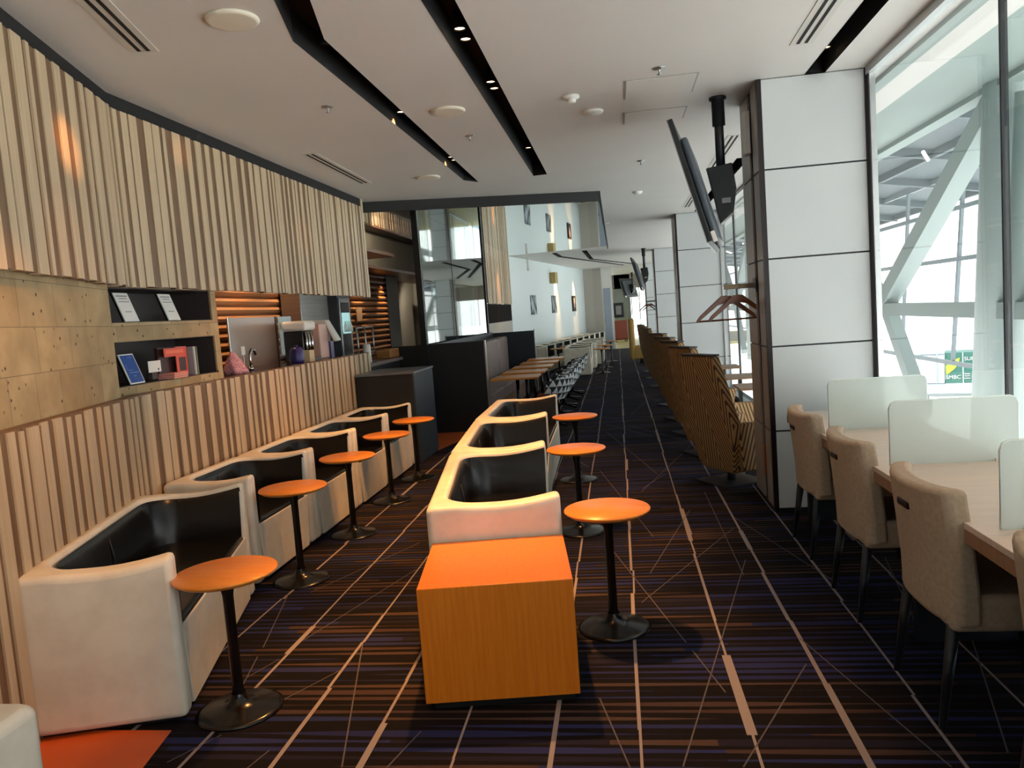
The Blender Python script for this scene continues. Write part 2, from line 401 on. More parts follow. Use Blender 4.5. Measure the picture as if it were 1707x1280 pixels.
# ---- ceiling with recessed black slots and an opening for the mirrored field
S1 = [(-1.36, 3.84), (-1.38, 8.28), (-1.50, 8.09), (-1.51, 3.81), (-1.05, 2.0), (-.92, 2.08)]
S2 = [(-.64, .6), (-.64, 8.22), (-.785, 8.24), (-.785, .6)]
S3 = [(1.44, .5), (1.44, 5.499), (1.31, 5.499), (1.31, .5)]
S4 = [(1.44, 8.4), (1.44, 12.9), (1.31, 12.9), (1.31, 8.4)]
S6 = [(-1.40, 19.2), (-1.35, 20.6), (.35, 27.4), (.25, 27.5), (-1.47, 20.7), (-1.52, 19.2)]
S7 = [(-.66, 19.2), (-.60, 22.7), (.75, 27.3), (.65, 27.4), (-.72, 22.8), (-.78, 19.2)]
MIR = [(-2.83, 8.86), (-.14, 9.74), (-.14, 18.4), (-2.57, 18.9), (-3.9, 18.9), (-3.9, 8.86)]
def ring(bm, pts):
    v = [bm.verts.new((x, y, CE)) for x, y in pts]; return [bm.edges.new((v[i], v[(i+1) % len(v)])) for i in range(len(v))]
cb = MB(); E_ = []
for q in ([(-6, -6), (1.86, -6), (1.86, 30), (2.6, 30), (2.6, 37), (-6, 37)], S1, S2, S3, S4, S6, S7, MIR): E_ += ring(cb.bm, q)
bmesh.ops.triangle_fill(cb.bm, use_beauty=True, edges=E_)
cb.box(-6, 2.6, -6, 37, CE+.24, CE+.3)
struct('ceiling', cb, ceil_m)
for i, q in enumerate((S1, S2, S3, S4, S6, S7)):
    sb = MB(); k = len(q)
    for a in range(k):
        p0, p1 = q[a], q[(a+1) % k]; sb.face([(*p0, CE-.002), (*p1, CE-.002), (*p1, CE+.16), (*p0, CE+.16)])
    sb.face([(*p, CE+.16) for p in q]); struct('trim_%d' % (i+1), sb, slot_m)
mb = MB(); mb.prism(MIR, CE+.001, CE+.02)
struct('ceiling', mb, mirror_m)
# fascia round the mirrored field
mb = MB(); d = Vector((2.69, .88)).normalized(); ang = math.atan2(.88, 2.69)
MM = Matrix.Translation((-2.83, 8.86, 0)) @ Matrix.Rotation(ang, 4, 'Z')
mb.box(-.05, 2.83, 0, .03, 2.81, CE+.02, MM)
mb.box(-.15, -.125, 9.74, 18.4, 2.86, CE+.02)
struct('trim_7', mb, cab_black)
# ---- left wall: board cladding above and below a stone band
def slats(mb, P0, P1, z0, z1, seed, tops=0):
    rs = random.Random(seed); P0 = Vector(P0); P1 = Vector(P1); L_ = (P1-P0).length; d = (P1-P0)/L_; a = math.atan2(d.y, d.x)
    M_ = Matrix.Translation((P0.x, P0.y, 0)) @ Matrix.Rotation(a, 4, 'Z'); t = 0; lightb = True
    while t < L_:
        if lightb: w = rs.choice((.035, .05, .06, .075, .095)); dp = rs.uniform(.020, .026); mi = 0
        else: w = rs.choice((.012, .035, .05, .06, .075)); dp = rs.uniform(.014, .018); mi = 1
        if w < .02: mi = 2
        w = min(w, L_-t)
        e = .004 if mi == 0 else 0
        mb.box(t, t+w, -dp, .02, z0+(rs.uniform(0, .012) if tops == 0 else 0), z1-(rs.uniform(0, .012) if tops else 0), M_, m=mi)
        t += w; lightb = not lightb
    mb.box(0, L_, -.012, .05, z0+.012, z1, M_, m=1)
KX, KY = -2.80, 4.20
A0 = (KX+.34*2.2, KY-1.15*2.2)   # cladding runs on past the camera's left
mb = MB(); slats(mb, A0, (KX, KY), 1.82, 2.84, 1); struct('wall_left', mb, [slat_l, slat_b, slat_d]); mb = MB(); slats(mb, (KX, KY), (KX-.02, 8.62), 1.82, 2.84, 2)
mb.box(KX-.07, KX+.004, 8.60, 8.66, 1.82, 2.93, m=0)
o = struct('wall_left', mb, [slat_l, slat_b, slat_d])
mb = MB(); slats(mb, A0, (KX, KY), .0, 1.20, 3, 1); struct('wall_left', mb, [slat_l, slat_b, slat_d]); mb = MB(); slats(mb, (KX, KY), (KX-.02, 8.45), .0, 1.20, 4, 1)
struct('wall_left', mb, [slat_l, slat_b, slat_d])
mb = MB()   # dark shadow gap under the ceiling
mb.box(KX-.10, KX-.005, 4.1, 8.6, 2.83, CE)
dA = Vector((-.34, 1.15)).normalized(); aA = math.atan2(dA.y, dA.x); MA = Matrix.Translation((A0[0], A0[1], 0)) @ Matrix.Rotation(aA, 4, 'Z'); LA = 1.2*2.2*math.hypot(.34, 1.15)/1.2
mb.box(0, LA, .005, .1, 2.83, CE, MA)
struct('trim_8', mb, slot_m)
# stone band with two niches
mb = MB()
mb.box(0, LA-.24, .04, .20, 1.15, 1.90, MA)
X1, X0 = KX-.03, KX-.34
mb.box(X0, X1+.02, 3.90, 4.00, 1.15, 1.90); mb.box(X0, X1, 5.15, 5.22, 1.15, 1.90)
mb.box(X0, X1, 4.00, 5.15, 1.15, 1.25); mb.box(X0, X1, 4.00, 5.15, 1.51, 1.62)
mb.box(X0, X1, 4.00, 5.15, 1.825, 1.90)
struct('wall_left', mb, stone_m)
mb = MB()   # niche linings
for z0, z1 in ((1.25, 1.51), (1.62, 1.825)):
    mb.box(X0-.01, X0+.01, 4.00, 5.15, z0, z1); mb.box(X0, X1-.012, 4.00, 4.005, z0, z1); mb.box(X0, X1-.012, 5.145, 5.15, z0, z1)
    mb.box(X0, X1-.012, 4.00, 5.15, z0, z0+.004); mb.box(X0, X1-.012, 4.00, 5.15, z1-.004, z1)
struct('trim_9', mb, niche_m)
# left wall further back, behind the camera and far along the room
mb = MB()
mb.box(-6, -5.9, -6, 14, 0, CE)
mb.prism([(A0[0], A0[1]), (A0[0]+.05, A0[1]), (-1.9, -6), (-2.0, -6)], 0, CE)
struct('wall_left', mb, wall_g)
mb = bxm(-6, 2, -6.1, -6, 0, CE); struct('wall_back', mb, wall_w)
# ---- bar recess behind the cladding
mb = MB()
prof = []
for k in range(0, 28):
    z0 = .0+k*.085
    prof += [(-3.75, z0), (-3.70, z0+.02), (-3.685, z0+.045), (-3.70, z0+.07)]
prof += [(-3.75, 28*.085), (-4.05, 28*.085), (-4.05, 0)]
mb.prism(prof, 5.1, 12.25, 'y')
struct('wall_left', mb, vary(mat('ribbed_wood', rough=.45), (170, 122, 84), (184, 136, 96), (1, 1, 14), 2))
mb = MB(); mb.box(-4.05, -3.16, 5.0, 5.06, 0, CE); mb.box(-4.05, -3.95, 4.9, 12.25, 2.38, CE)
mb.box(-3.95, -2.9, 5.2, 8.6, 2.3, 2.36)
struct('trim_10', mb, walnut)
mb = MB()   # passage: dark jamb, stone, bulkhead above
mb.box(-4.1, -3.68, 12.25, 12.9, 0, 2.3)
struct('trim_11', mb, cab_black)
mb = MB(); mb.box(-4.6, -3.3, 15.5, 15.6, 0, CE); mb.box(-4.2, -4.1, 12.9, 15.5, 0, CE); mb.box(-3.36, -3.3, 9.9, 15.5, 2.32, 2.78)
struct('wall_left', mb, stonegrey)
mb = MB(); mb.box(-4.2, -3.3, 9.9, 15.5, 2.28, 2.32); mb.box(-3.34, -3.10, 8.66, 15.5, 2.78, 2.84); mb.box(-4.0, -2.83, 8.66, 9.9, 2.36, 2.40)
struct('trim_12', mb, walnut)
mb = MB(); slats(mb, (-3.12, 9.0), (-3.12, 13.5), 2.80, 2.93, 9); struct('trim_13', mb, [slat_l, slat_b, slat_d])
# doorway of warm wood at the end of the passage
dr = struct('door_1', bxm(-3.84, -3.62, 14.9, 14.95, 0, 1.95), walnut)
fr = bxm(-3.88, -3.58, 14.95, 15.0, 0, 2.0).build('door_frame', cab_black, dr)
# ---- smoked mirror partition behind the booth
PA = Vector((-2.52, 9.92)); PB = Vector((-2.50, 14.85)); dm = (PB-PA); Lm = dm.length; am = math.atan2(dm.y, dm.x)
MMr = Matrix.Translation((PA.x, PA.y, 0)) @ Matrix.Rotation(am, 4, 'Z')
mb = bxm(.06, Lm-.05, .0, .02, 1.16, CE, MMr)
mo = struct('wall_left', mb, mirror_dark)
mb = MB(); mb.box(0, .09, -.02, .06, 0, CE, MMr); mb.box(Lm-.08, Lm, -.02, .06, 0, CE, MMr); mb.box(2.0, 2.02, -.004, .01, 1.16, CE, MMr)
struct('trim_14', mb, black)
# ---- cladding and base beyond the mirror
mb = MB(); slats(mb, (-2.50, 15.0), (-2.57, 18.9), 1.75, 2.93, 11); struct('wall_left', mb, [slat_l, slat_b, slat_d])
mb = MB()
def wallseg(mb, a, b, t, z0, z1, m=0):
    a = Vector(a); b = Vector(b); d = b-a; mb.box(0, d.length, 0, t, z0, z1, Matrix.Translation((a.x, a.y, 0)) @ Matrix.Rotation(math.atan2(d.y, d.x), 4, 'Z'), m=m)
wallseg(mb, (-2.50, 15.0), (-2.57, 18.9), .1, 0, 1.36, 1); wallseg(mb, (-2.50, 15.0), (-2.57, 18.9), .16, 1.36, 1.75, 0)
struct('wall_left', mb, [mat('black_band', (22, 17, 17), .9, spec=.1), wall_g])
# ---- white picture wall, side return and lit doorway
WA = Vector((-2.57, 18.9)); WB = Vector((-1.15, 28.4)); dW = (WB-WA).normalized()
mb = MB(); wallseg(mb, WA, WB, .15, 0, CE); struct('wall_far', mb, wall_w)
mb = MB(); wallseg(mb, WB, (-.52, 28.25), .3, 0, CE); struct('wall_far', mb, wall_g)
mb = bxm(-.52, -.14, 28.25, 28.32, 0, CE); dr = struct('door_2', mb, plastic_w)
bxm(-.47, -.22, 28.22, 28.25, 0, 2.2).build('door_leaf', mat('grey_door', (150, 162, 176), .5), dr)
bxm(-.46, -.44, 28.18, 28.22, 1.0, 1.1).build('door_handle', chrome, dr)
# far end: glazed end wall
mb = MB(); mb.box(-1.2, -.14, 28.32, 28.4, 0, CE)
for x in (-.14, .62, .98, 1.5, 2.5): mb.box(x, x+.04, 35.4, 35.5, 0, CE)
mb.box(-.2, 2.6, 35.5, 35.55, 2.3, CE); mb.box(-.2, .6, 35.5, 35.55, 0, CE)
struct('wall_far', mb, wall_g)
mb = bxm(-.1, 2.6, 35.44, 35.46, 0, 2.3); struct('window_6', mb, glass_clear)
mb = MB(); mb.box(-1.25, -1.15, 28.4, 37, 0, CE); struct('wall_far', mb, wall_w)
# ---- right side: glazing and clad columns
def wcolumn(n, y, w=.70, dpt=.72):
    mb = MB(); x0, x1 = 1.0, 1.0+w
    mb.box(x0+.012, x1-.012, y+.012, y+dpt-.012, 0, CE, m=1)
    zs = [.02, .566, 1.150, 1.745, 2.338, CE]
    if True:
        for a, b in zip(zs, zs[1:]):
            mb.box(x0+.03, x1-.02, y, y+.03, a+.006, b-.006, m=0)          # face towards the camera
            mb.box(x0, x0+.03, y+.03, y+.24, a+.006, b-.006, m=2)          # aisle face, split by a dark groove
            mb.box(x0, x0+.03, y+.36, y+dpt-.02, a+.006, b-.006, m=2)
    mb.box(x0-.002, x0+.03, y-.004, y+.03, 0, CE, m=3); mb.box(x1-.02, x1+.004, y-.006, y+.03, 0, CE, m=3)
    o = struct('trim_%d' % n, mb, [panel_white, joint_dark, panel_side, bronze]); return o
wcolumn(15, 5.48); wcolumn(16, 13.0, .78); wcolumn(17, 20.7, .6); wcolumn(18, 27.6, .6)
def glazing(n, y0, y1, joints):
    ys = [y0]+joints+[y1]; mb = MB()
    for a, b in zip(ys, ys[1:]): mb.box(1.70, 1.712, a+.008, b-.008, .06, CE-.05)
    w = struct('window_%d' % n, mb, glass_m)
    fr = MB(); fr.box(1.68, 1.74, y0, y1, CE-.055, CE); fr.box(1.66, 1.76, y0, y1, 0, .06)
    fr.box(1.695, 1.73, y1-.03, y1, 0, CE)
    fr.build('window_frame', metal, w)
    for j in joints: bxm(1.69, 1.72, j-.007, j+.007, .06, CE-.05).build('mullion', joint_dark, w)
glazing(1, -6, 5.45, [-3.2, -1.5, .2, 1.95, 3.70]); glazing(2, 6.22, 13.0, [8.0, 9.75, 11.5]); glazing(3, 13.75, 20.7, [15.5, 17.2, 18.9]); glazing(4, 21.45, 27.6, [23.2, 25])
glazing(5, 28.35, 35.4, [30.2, 32])
# ================================================================ OUTSIDE
def beam(mb, p, q, w, h, m=0):
    p = Vector(p); q = Vector(q); d = (q-p); L_ = d.length
    M_ = Matrix.Translation(p) @ d.to_track_quat('X', 'Z').to_matrix().to_4x4(); mb.box(0, L_, -w/2, w/2, -h/2, h/2, M_, m=m)
mb = MB(); mb.box(1.86, 4.0, -8, 37, 3.46, 3.60); mb.box(3.85, 4.05, -8, 37, 3.40, 3.66); mb.box(1.86, 1.95, -8, 37, 2.9, 3.6)
struct('trim_19', mb, soffit_m)
mb = MB(); mb.box(1.80, 2.1, -8, 40, -.5, -.15)
struct('trim_20', mb, steel_g)
for k in range(4):
    y0 = 9.05+k*7.5
    t = thing('facade_truss', ['white steel column and crossing braces outside the nearest window bay', 'white steel column and braces outside the second window bay, seen between the columns', 'white steel braces outside the third window bay', 'white steel braces outside the farthest window bay'][k], 'truss', (4, y0, -.35), 0, 'white trusses of the outer facade')
    mb = MB(); mb.tube([(0, .02, 0), (0, -.40, 3.6), (0, -.55, 4.9)], .22, 20, r2=.2); mb.build('column', steel_w, t)
    mb = MB(); beam(mb, (0, -.2, 3.65), (0, 3.35, 1.60), .22, .24); mb.build('brace', steel_w, t)
    mb = MB(); beam(mb, (0, 3.2, 1.52), (0, 1.9, .1), .16, .2); mb.build('brace', steel_w, t)
    mb = MB(); beam(mb, (0, 0, 1.52), (0, 6.9, 1.52), .2, .17); mb.build('crossbeam', steel_w, t)
    mb = MB(); beam(mb, (0, 3.45, 1.60), (0, 6.8, 3.65), .2, .22); mb.build('brace', steel_w, t)
# extra near frame right of the joint
t = thing('facade_truss', 'white leaning steel column at the right edge beyond the glass', 'truss', (4, 1.55, -.35), 0, 'white trusses of the outer facade')
mb = MB(); mb.tube([(0, .15, 0), (0, -.35, 3.6)], .22, 20); mb.build('column', steel_w, t)
mb = MB(); mb.tube([(0, 7.05, 0), (0, 6.62, 3.6)], .13, 16); mb.build('column', steel_w, t)
mb = MB(); beam(mb, (0, 0, 1.52), (0, 7.4, 1.52), .2, .17); mb.build('crossbeam', steel_w, t)
mb = MB(); beam(mb, (0, 6.6, 1.5), (0, 3.4, 3.6), .2, .2); mb.build('brace', steel_w, t)
# outer curtain wall
mb = MB()
for z_ in (-.46, .85, 2.03, 3.21, 4.0): mb.box(7.96, 8.04, -8, 60, z_-.05, z_+.05)
for k in range(-2, 16):
    beam(mb, (8, 2.6+k*3.4+.5, -.46), (8, 2.6+k*3.4-.35, 4.0), .07, .1)
struct('trim_21', mb, steel_g)
# canopy over the atrium with bright light rods
mb = MB(); RZ = lambda x: 4.75-.165*(x-4)
mb.prism([(4.0, RZ(4)), (9.6, RZ(9.6)), (9.6, RZ(9.6)+.12), (4.0, RZ(4)+.12)], -8, 60, 'y')
for k in range(20): beam(mb, (4.0, -6+k*3.4, RZ(4)-.09), (9.5, -6+k*3.4, RZ(9.5)-.09), .14, .18)
for x in (5.4, 6.8, 9.4): mb.box(x-.06, x+.06, -8, 60, RZ(x)-.16, RZ(x))
mb.box(4.0, 4.1, -8, 60, 3.6, RZ(4))
struct('trim_22', mb, roof_g)
mb = MB()
for k in range(26): x = 5.0+(k % 3)*1.3; mb.tube([(x, -2+k*1.9, RZ(x)-.22), (x+.35, -1.3+k*1.9, RZ(x+.35)-.22)], .035, 8)
o = mb.build('skylight_strip', lamp_cool); tag(o, 'bright light slots under the grey canopy outside the glass', 'light', kind='stuff')
# far apron, boarding bridge with green sign boards
struct('floor', MB().box(8.5, 700, -300, 900, -8.6, -8.5), apron_m)
mb = MB(); mb.box(320, 360, 0, 900, -8.5, -3.5); o = mb.build('grass_bank', mat('hazy_green', (176, 204, 186), .9)); tag(o, 'pale green strip of land far beyond the white apron', 'land')
BM = Matrix.Translation((28, 0, 0))
t = thing('boarding_bridge', 'boarding bridge with pale blue cabin and green boards beyond the window', 'boarding bridge', (28, 72, -8.5), R(68))
mb = MB(); mb.box(0, 3, -16, 0, 1.2, 3.9); mb.build('tunnel', sign_g, t)
for y0, y1 in ((.05, .55), (.65, 1.95)):
    mb = MB(); mb.box(-.15, 3.15, y0, y1, 1.25, 3.75); mb.build('cabin', pale_box, t, bevel=.04)
mb = MB(); mb.box(-.2, 3.2, 0, 2.1, 3.8, 3.92); mb.box(-.2, 3.2, 0, 2.1, 1.08, 1.2)
for y in (.6, 2.02): mb.box(-.22, -.1, y-.05, y+.05, 1.1, 3.9)
mb.build('cabin_frame', steel_g, t)
for y in (-14, -7, 1.9): MB().tube([(1.5, y, 0), (1.5, y, 1.3)], .25).build('support', steel_g, t)
mb = MB(); mb.box(-.03, 0, -1.40, -1.35, 1.22, 3.88); mb.build('seam', paper, t)
mb = MB(); mb.prism([(-.10, 1.95), (-.06, 2.75), (-.55, 3.2), (-1.15, 3.45), (-1.05, 2.95), (-.75, 2.5)], -.05, -.02, 'x'); mb.build('leaf_emblem', sign_l, t)
def text(s_, y, z_, size, parent, m_=mat('sign_lettering', (160, 166, 164), .6), mirror=True):
    c = bpy.data.curves.new('lettering', 'FONT'); c.body = s_; c.size = size; c.extrude = .01; c.materials.append(m_)
    o = link(bpy.data.objects.new('lettering', c)); bpy.context.view_layer.update()
    me = bpy.data.meshes.new_from_object(o.evaluated_get(bpy.context.evaluated_depsgraph_get())); bpy.data.objects.remove(o)
    o = link(bpy.data.objects.new('lettering', me)); o.parent = parent
    o.matrix_local = Matrix.Translation((-.06, y, z_)) @ Matrix(((0, 0, -1, 0), (-1, 0, 0, 0), (0, 1, 0, 0), (0, 0, 0, 1)))
    return o
text('SUMI', -1.46, 3.2, .45, t); text('SMBC', -.06, 1.62, .46, t); text('ION', -6.55, 2.55, .75, t)
mb = MB()      # the two characters standing right of the seam
def bar(y0, y1, z0, z1): mb.box(-.07, -.05, min(y0, y1), max(y0, y1), z0, z1)
bar(-1.47, -1.90, 2.00, 2.06); bar(-1.50, -1.87, 1.82, 1.88); bar(-1.45, -1.92, 1.62, 1.68)
bar(-1.99, -2.42, 1.94, 1.99); bar(-1.97, -2.44, 1.78, 1.83); bar(-2.09, -2.14, 1.60, 2.08); bar(-2.27, -2.32, 1.60, 2.08)
bar(-2.53, -2.58, 1.60, 2.08); mb.build('lettering', MATS['sign_lettering'], t)
o = bxm(36, 38, 76, 78, -8.5, -3.2).build('service_tower', pale_box, None); tag(o, 'small pale tower rising behind the green boards', 'tower')
# ================================================================ LOUNGE SEATING
def Upath(D, Wd, inset, R_, x0=0, n=6):
    """U from the +y tip round the back to the -y tip"""
    h = Wd/2-inset; xb = x0+inset; pts = []
    for i in range(n): pts.append((D+(xb+R_-D)*i/n, h))
    for i in range(n+1): a = PI/2*i/n; pts.append((xb+R_-R_*math.sin(a), h-R_+R_*math.cos(a)))
    for i in range(1, n): pts.append((xb, (h-R_)*(1-2*i/n)))
    for i in range(n+1): a = PI/2*i/n; pts.append((xb+R_-R_*math.cos(a), -(h-R_)-R_*math.sin(a)))
    for i in range(1, n+1): pts.append((xb+R_+(D-xb-R_)*i/n, -h))
    return pts
def tub_chair(name, label, Wd, D=.62, H=.68, group=None, arm=.085):
    t = thing(name, label, 'armchair', group=group)
    out = Upath(D, Wd, 0, .035); inn = Upath(D, Wd, arm, .15)
    def rim(x): u = max(0, min(1, (x-.12)/(D-.12))); return H-.022+.022*u*u-.018*math.sin(PI*u)
    mb = MB(); bm = mb.bm
    lo = [bm.verts.new((x, y, .02)) for x, y in out]; to = [bm.verts.new((x, y, rim(x)-.012)) for x, y in out]
    ti = [bm.verts.new((x, y, rim(x))) for x, y in inn]; li = [bm.verts.new((x, y, .02)) for x, y in inn]
    for a, b in ((lo, to), (to, ti), (ti, li), (li, lo)):
        for i in range(len(a)-1): bm.faces.new((a[i], a[i+1], b[i+1], b[i]))
    for k in (0, -1): bm.faces.new((lo[k], to[k], ti[k], li[k]))
    mb.build('shell', white_leather, t, bevel=.026, seg=4)
    i1 = Upath(D-.012, Wd, arm-.004, .15); i2 = Upath(D-.012, Wd, arm+.028, .14); i3 = Upath(D-.02, Wd, arm+.05, .13)
    mb = MB(); mb.grid([[(x, y, rim(x)-.05) for x, y in i1], [(x, y, rim(x)-.022) for x, y in [((a[0]+b[0])/2, (a[1]+b[1])/2) for a, b in zip(i1, i2)]], [(x, y, rim(x)-.05) for x, y in i2], [(x, y, .34) for x, y in i3], [(x, y, .30) for x, y in i1]])
    mb.build('lining', black_leather, t, smooth=True)
    mb = MB(); hw = Wd/2-arm-.03; mb.box(arm+.03, D-.012, -hw, hw, .32, .39)
    if Wd > 1.1: mb2 = mb
    mb.build('seat', black_leather, t, bevel=.02)
    mb = MB(); mb.tube([(arm+.052, 0, .385), (arm+.043, 0, .5), (arm+.03, 0, H-.085)], .004, 6)
    mb.build('seam', black, t)
    mb = MB(); hw = Wd/2-arm+.005; mb.prism([(-hw+.05, .022), (hw-.05, .022), (hw, .365), (-hw, .365)], D-.06, D-.006, 'x'); mb.build('front_panel', white_leather, t, bevel=.006)
    mb = MB(); mb.box(.04, D-.04, -Wd/2+.04, Wd/2-.04, .0, .03); mb.build('plinth', black, t)
    return t
LWB = KX+.06   # back line of the left row
left_single = tub_chair('tub_armchair', 'cream tub armchair with black leather, second along the left wall', .90, .56)
XL = -2.755
left_single.location = (XL, 4.66, 0)
for y, lb in ((5.57, 'cream tub armchair with black leather, third along the left wall'), (6.48, 'cream tub armchair with black leather, fourth along the left wall'), (7.385, 'cream tub armchair with black leather, at the far end beside the black screen')):
    dup(left_single, (XL, y, 0), 0, lb)
dbl = tub_chair('tub_loveseat', 'large cream tub seat with black leather nearest along the left wall', 1.46, .60)
aL = R(16)
def placed(o, tipx, tipy, ang, D, Wd):    # near front corner given
    c = Vector((tipx, tipy, 0)) - Matrix.Rotation(ang, 3, 'Z') @ Vector((D, -Wd/2, 0)); o.location = c; o.rotation_euler = (0, 0, ang)
placed(dbl, -1.765, 2.70, aL, .60, 1.46)
left0 = dup(left_single, (-1.455, 1.19, 0), PI, 'cream tub armchair with only its back corner in view, bottom left of the frame')
mid = tub_chair('tub_loveseat', 'cream tub seat with black leather right behind the orange box table', 1.44, .62)
aM = R(6.5)
tips = [(-.31, 3.46, 8), (-.515, 4.91, 4.5), (-.635, 6.37, 1)]
for i, (tx, ty, ta) in enumerate(tips):
    o = mid if i == 0 else dup(mid, label=['', 'cream tub seat with black leather, middle of the centre row', 'cream tub seat with black leather, farthest of the centre row'][i])
    placed(o, tx, ty, R(ta), .62, 1.44)
# orange box table
t = thing('box_table', 'orange wooden box table standing in front of the centre seats', 'table', (-.525, 2.81, 0), R(7.6))
bxm(-.298, .298, 0, .60, .035, .49).build('body', box_wood, t, bevel=.003, seg=2)
bxm(-.27, .28, .03, .57, 0, .035).build('plinth', black, t)
def side_table(label, loc, h=.575, r=.19, group=None):
    t = thing('side_table', label, 'side table', loc, group=group)
    MB().lathe([(0, h-.022), (r-.02, h-.022), (r, h-.008), (r, h-.004), (r-.003, h), (0, h)], 56).build('table_top', table_wood, t, smooth=False)
    MB().lathe([(0, h-.035), (.06, h-.035), (.06, h-.0225), (0, h-.0225)], 24).build('top_plate', black, t)
    MB().lathe([(.026, .05), (.022, .1), (.0205, .3), (.021, h-.1), (.032, h-.03)], 20).build('pole', black_gloss, t)
    MB().lathe([(0, 0), (.168, 0), (.170, .006), (.15, .014), (.08, .026), (.042, .04), (.030, .065), (.027, .075)], 48).build('base', black_gloss, t)
    return t
st = side_table('round orange side table nearest the camera, left of the orange box', (-1.60, 2.80, 0), r=.20)
for x, y, lb in ((-1.985, 4.33, 'round orange side table between the first two seats of the left row'), (-1.99, 5.29, 'round orange side table, third along the left row'), (-1.995, 6.27, 'round orange side table, fourth along the left row'), (-1.995, 7.14, 'round orange side table at the far end of the left row'),
                 (-.105, 3.55, 'round orange side table right of the first centre seat'), (-.335, 5.17, 'round orange side table right of the middle centre seat'), (-.43, 6.78, 'round orange side table right of the farthest centre seat')):
    dup(st, (x, y, 0), 0, lb)
# ---- screens at the end of the left row
t = thing('screen_cabinet', 'low black screen box at the end of the left wall row', 'partition', (-2.42, 7.85, 0))
bxm(-.36, .26, 0, .85, 0, .965).build('body', cab_black, t, bevel=.004)
bxm(.26, .268, .01, .84, .02, .95).build('lit_side', cab_navy, t)  # paler navy on this side stands for the window light on it
bxm(-.37, .275, -.01, .86, .965, .985).build('top_trim', mat('grey_trim', (96, 104, 112), .4), t)
# ---- booth
t = thing('booth', 'tall charcoal booth screens around a mauve bench', 'booth', (0, 0, 0))
bxm(-3.0, -1.75, 10.0, 10.06, 0, 1.19).build('end_screen', cab_black, t, bevel=.004)
mb = MB(); wallseg(mb, (-2.44, 10.06), (-2.42, 14.9), .06, 0, 1.19); mb.build('back_screen', cab_navy, t)
bxm(-2.42, -1.62, 14.9, 14.96, 0, 1.17).build('end_screen', cab_navy, t)
bxm(-1.758, -1.742, 9.995, 10.065, 0, 1.195).build('edge_trim', metal, t)
bxm(-1.628, -1.61, 14.895, 14.965, 0, 1.195).build('edge_trim', metal, t)
for k in range(4):
    y0 = 10.1+k*1.19
    bxm(-2.36, -2.14, y0, y0+1.18, .45, 1.10).build('back_cushion', mauve, t, bevel=.04)
    bxm(-2.34, -1.72, y0, y0+1.18, .28, .46).build('seat_cushion', mauve, t, bevel=.03)
bxm(-2.34, -1.78, 10.1, 14.85, 0, .28).build('bench_base', walnut, t)
tb = None
for i, y in enumerate((10.02, 10.9, 11.85, 12.8, 13.75)):
    lb = ['rectangular orange table nearest in the booth row', 'second rectangular orange table in the booth row', 'third rectangular orange table in the booth row', 'fourth rectangular orange table in the booth row', 'farthest rectangular orange table in the booth row'][i]
    if tb is None:
        tb = thing('dining_table', lb, 'table', (-1.40, y+.08, 0))
        bxm(-.33, .30, 0, .56, .64, .665).build('table_top', table_wood, tb, bevel=.004)
        MB().tube([(0, .28, .02), (0, .28, .64)], .025).build('pole', black_gloss, tb)
        MB().lathe([(0, 0), (.22, 0), (.22, .012), (.05, .025), (0, .03)], 32, (0, .28, 0)).build('base', black_gloss, tb)
    else: dup(tb, (-1.40+i*.015, y+.08, 0), 0, lb)
ch = None
for i in range(5):
    y = 10.15+i*.92; lb = ['nearest', 'second', 'third', 'fourth', 'farthest'][i]+' swivel chair in black and white triangle fabric by the booth tables'
    if ch is None:
        ch = thing('swivel_chair', lb, 'chair', (-.94, y, 0), PI)
        mb = MB()       # curved tub back, front faces +x (local)
        rows = []
        for z_, rad, sh in ((.36, .20, 0), (.45, .25, -.02), (.60, .275, -.05), (.72, .28, -.07)):
            rows.append([(sh-rad*math.cos(a)*1.0+.02, rad*math.sin(a), z_-(.12*abs(a)/R(105) if z_ > .5 else 0)) for a in [R(-105+210*i_/14) for i_ in range(15)]])
        rin = [[(x*.90+.004, y_*.90, z_) for x, y_, z_ in r_] for r_ in rows][::-1]
        mb.grid(rows+rin); mb.build('back_shell', tri_m, ch, smooth=True)
        MB().lathe([(0, .35), (.15, .35), (.185, .38), (.185, .41), (.16, .43), (0, .44)], 28).build('seat', red_seat, ch)
        MB().tube([(0, 0, .05), (0, 0, .34)], .025).build('pole', black_gloss, ch)
        for k in range(4):
            a = PI/4+k*PI/2; MB().tube([(0, 0, .07), (.27*math.cos(a), .27*math.sin(a), .022)], .018).build('foot', black_gloss, ch)
    else: dup(ch, (-.94+.012*i, y, 0), PI, lb)
# ---- far lounge groups
far = tub_chair('tub_armchair', 'cream tub armchair facing away, nearest of the far centre group', .95, .62)
far.location = (-1.28, 18.0, 0)
fars = [(-1.30, 19.0), (-1.22, 20.0), (-1.12, 21.2), (-1.06, 22.2)]
for i, (x, y) in enumerate(fars):
    dup(far, (x, y, 0), 0, ['second cream tub armchair of the far centre group', 'third cream tub armchair of the far centre group', 'fourth cream tub armchair of the far centre group, beside the white door', 'last cream tub armchair of the far centre group'][i])
aW = math.atan2(dW.y, dW.x)-PI/2
for i in range(9):
    p = WA+dW*(.9+i*.97)+Vector((dW.y, -dW.x))*.10
    o = dup(far, (p.x, p.y, 0), aW, '%s cream tub armchair under the pictures, counted from the left' % ['first', 'second', 'third', 'fourth', 'fifth', 'sixth', 'seventh', 'eighth', 'ninth'][i], 'cream armchairs along the picture wall')
for x, y, lb in ((-.42, 18.0, 'round side table beside the nearest far cream armchair'), (-.36, 19.6, 'round side table farther along the far centre group'), (-.24, 21.7, 'round side table by the white doorway')):
    dup(st, (x, y, 0), 0, lb)
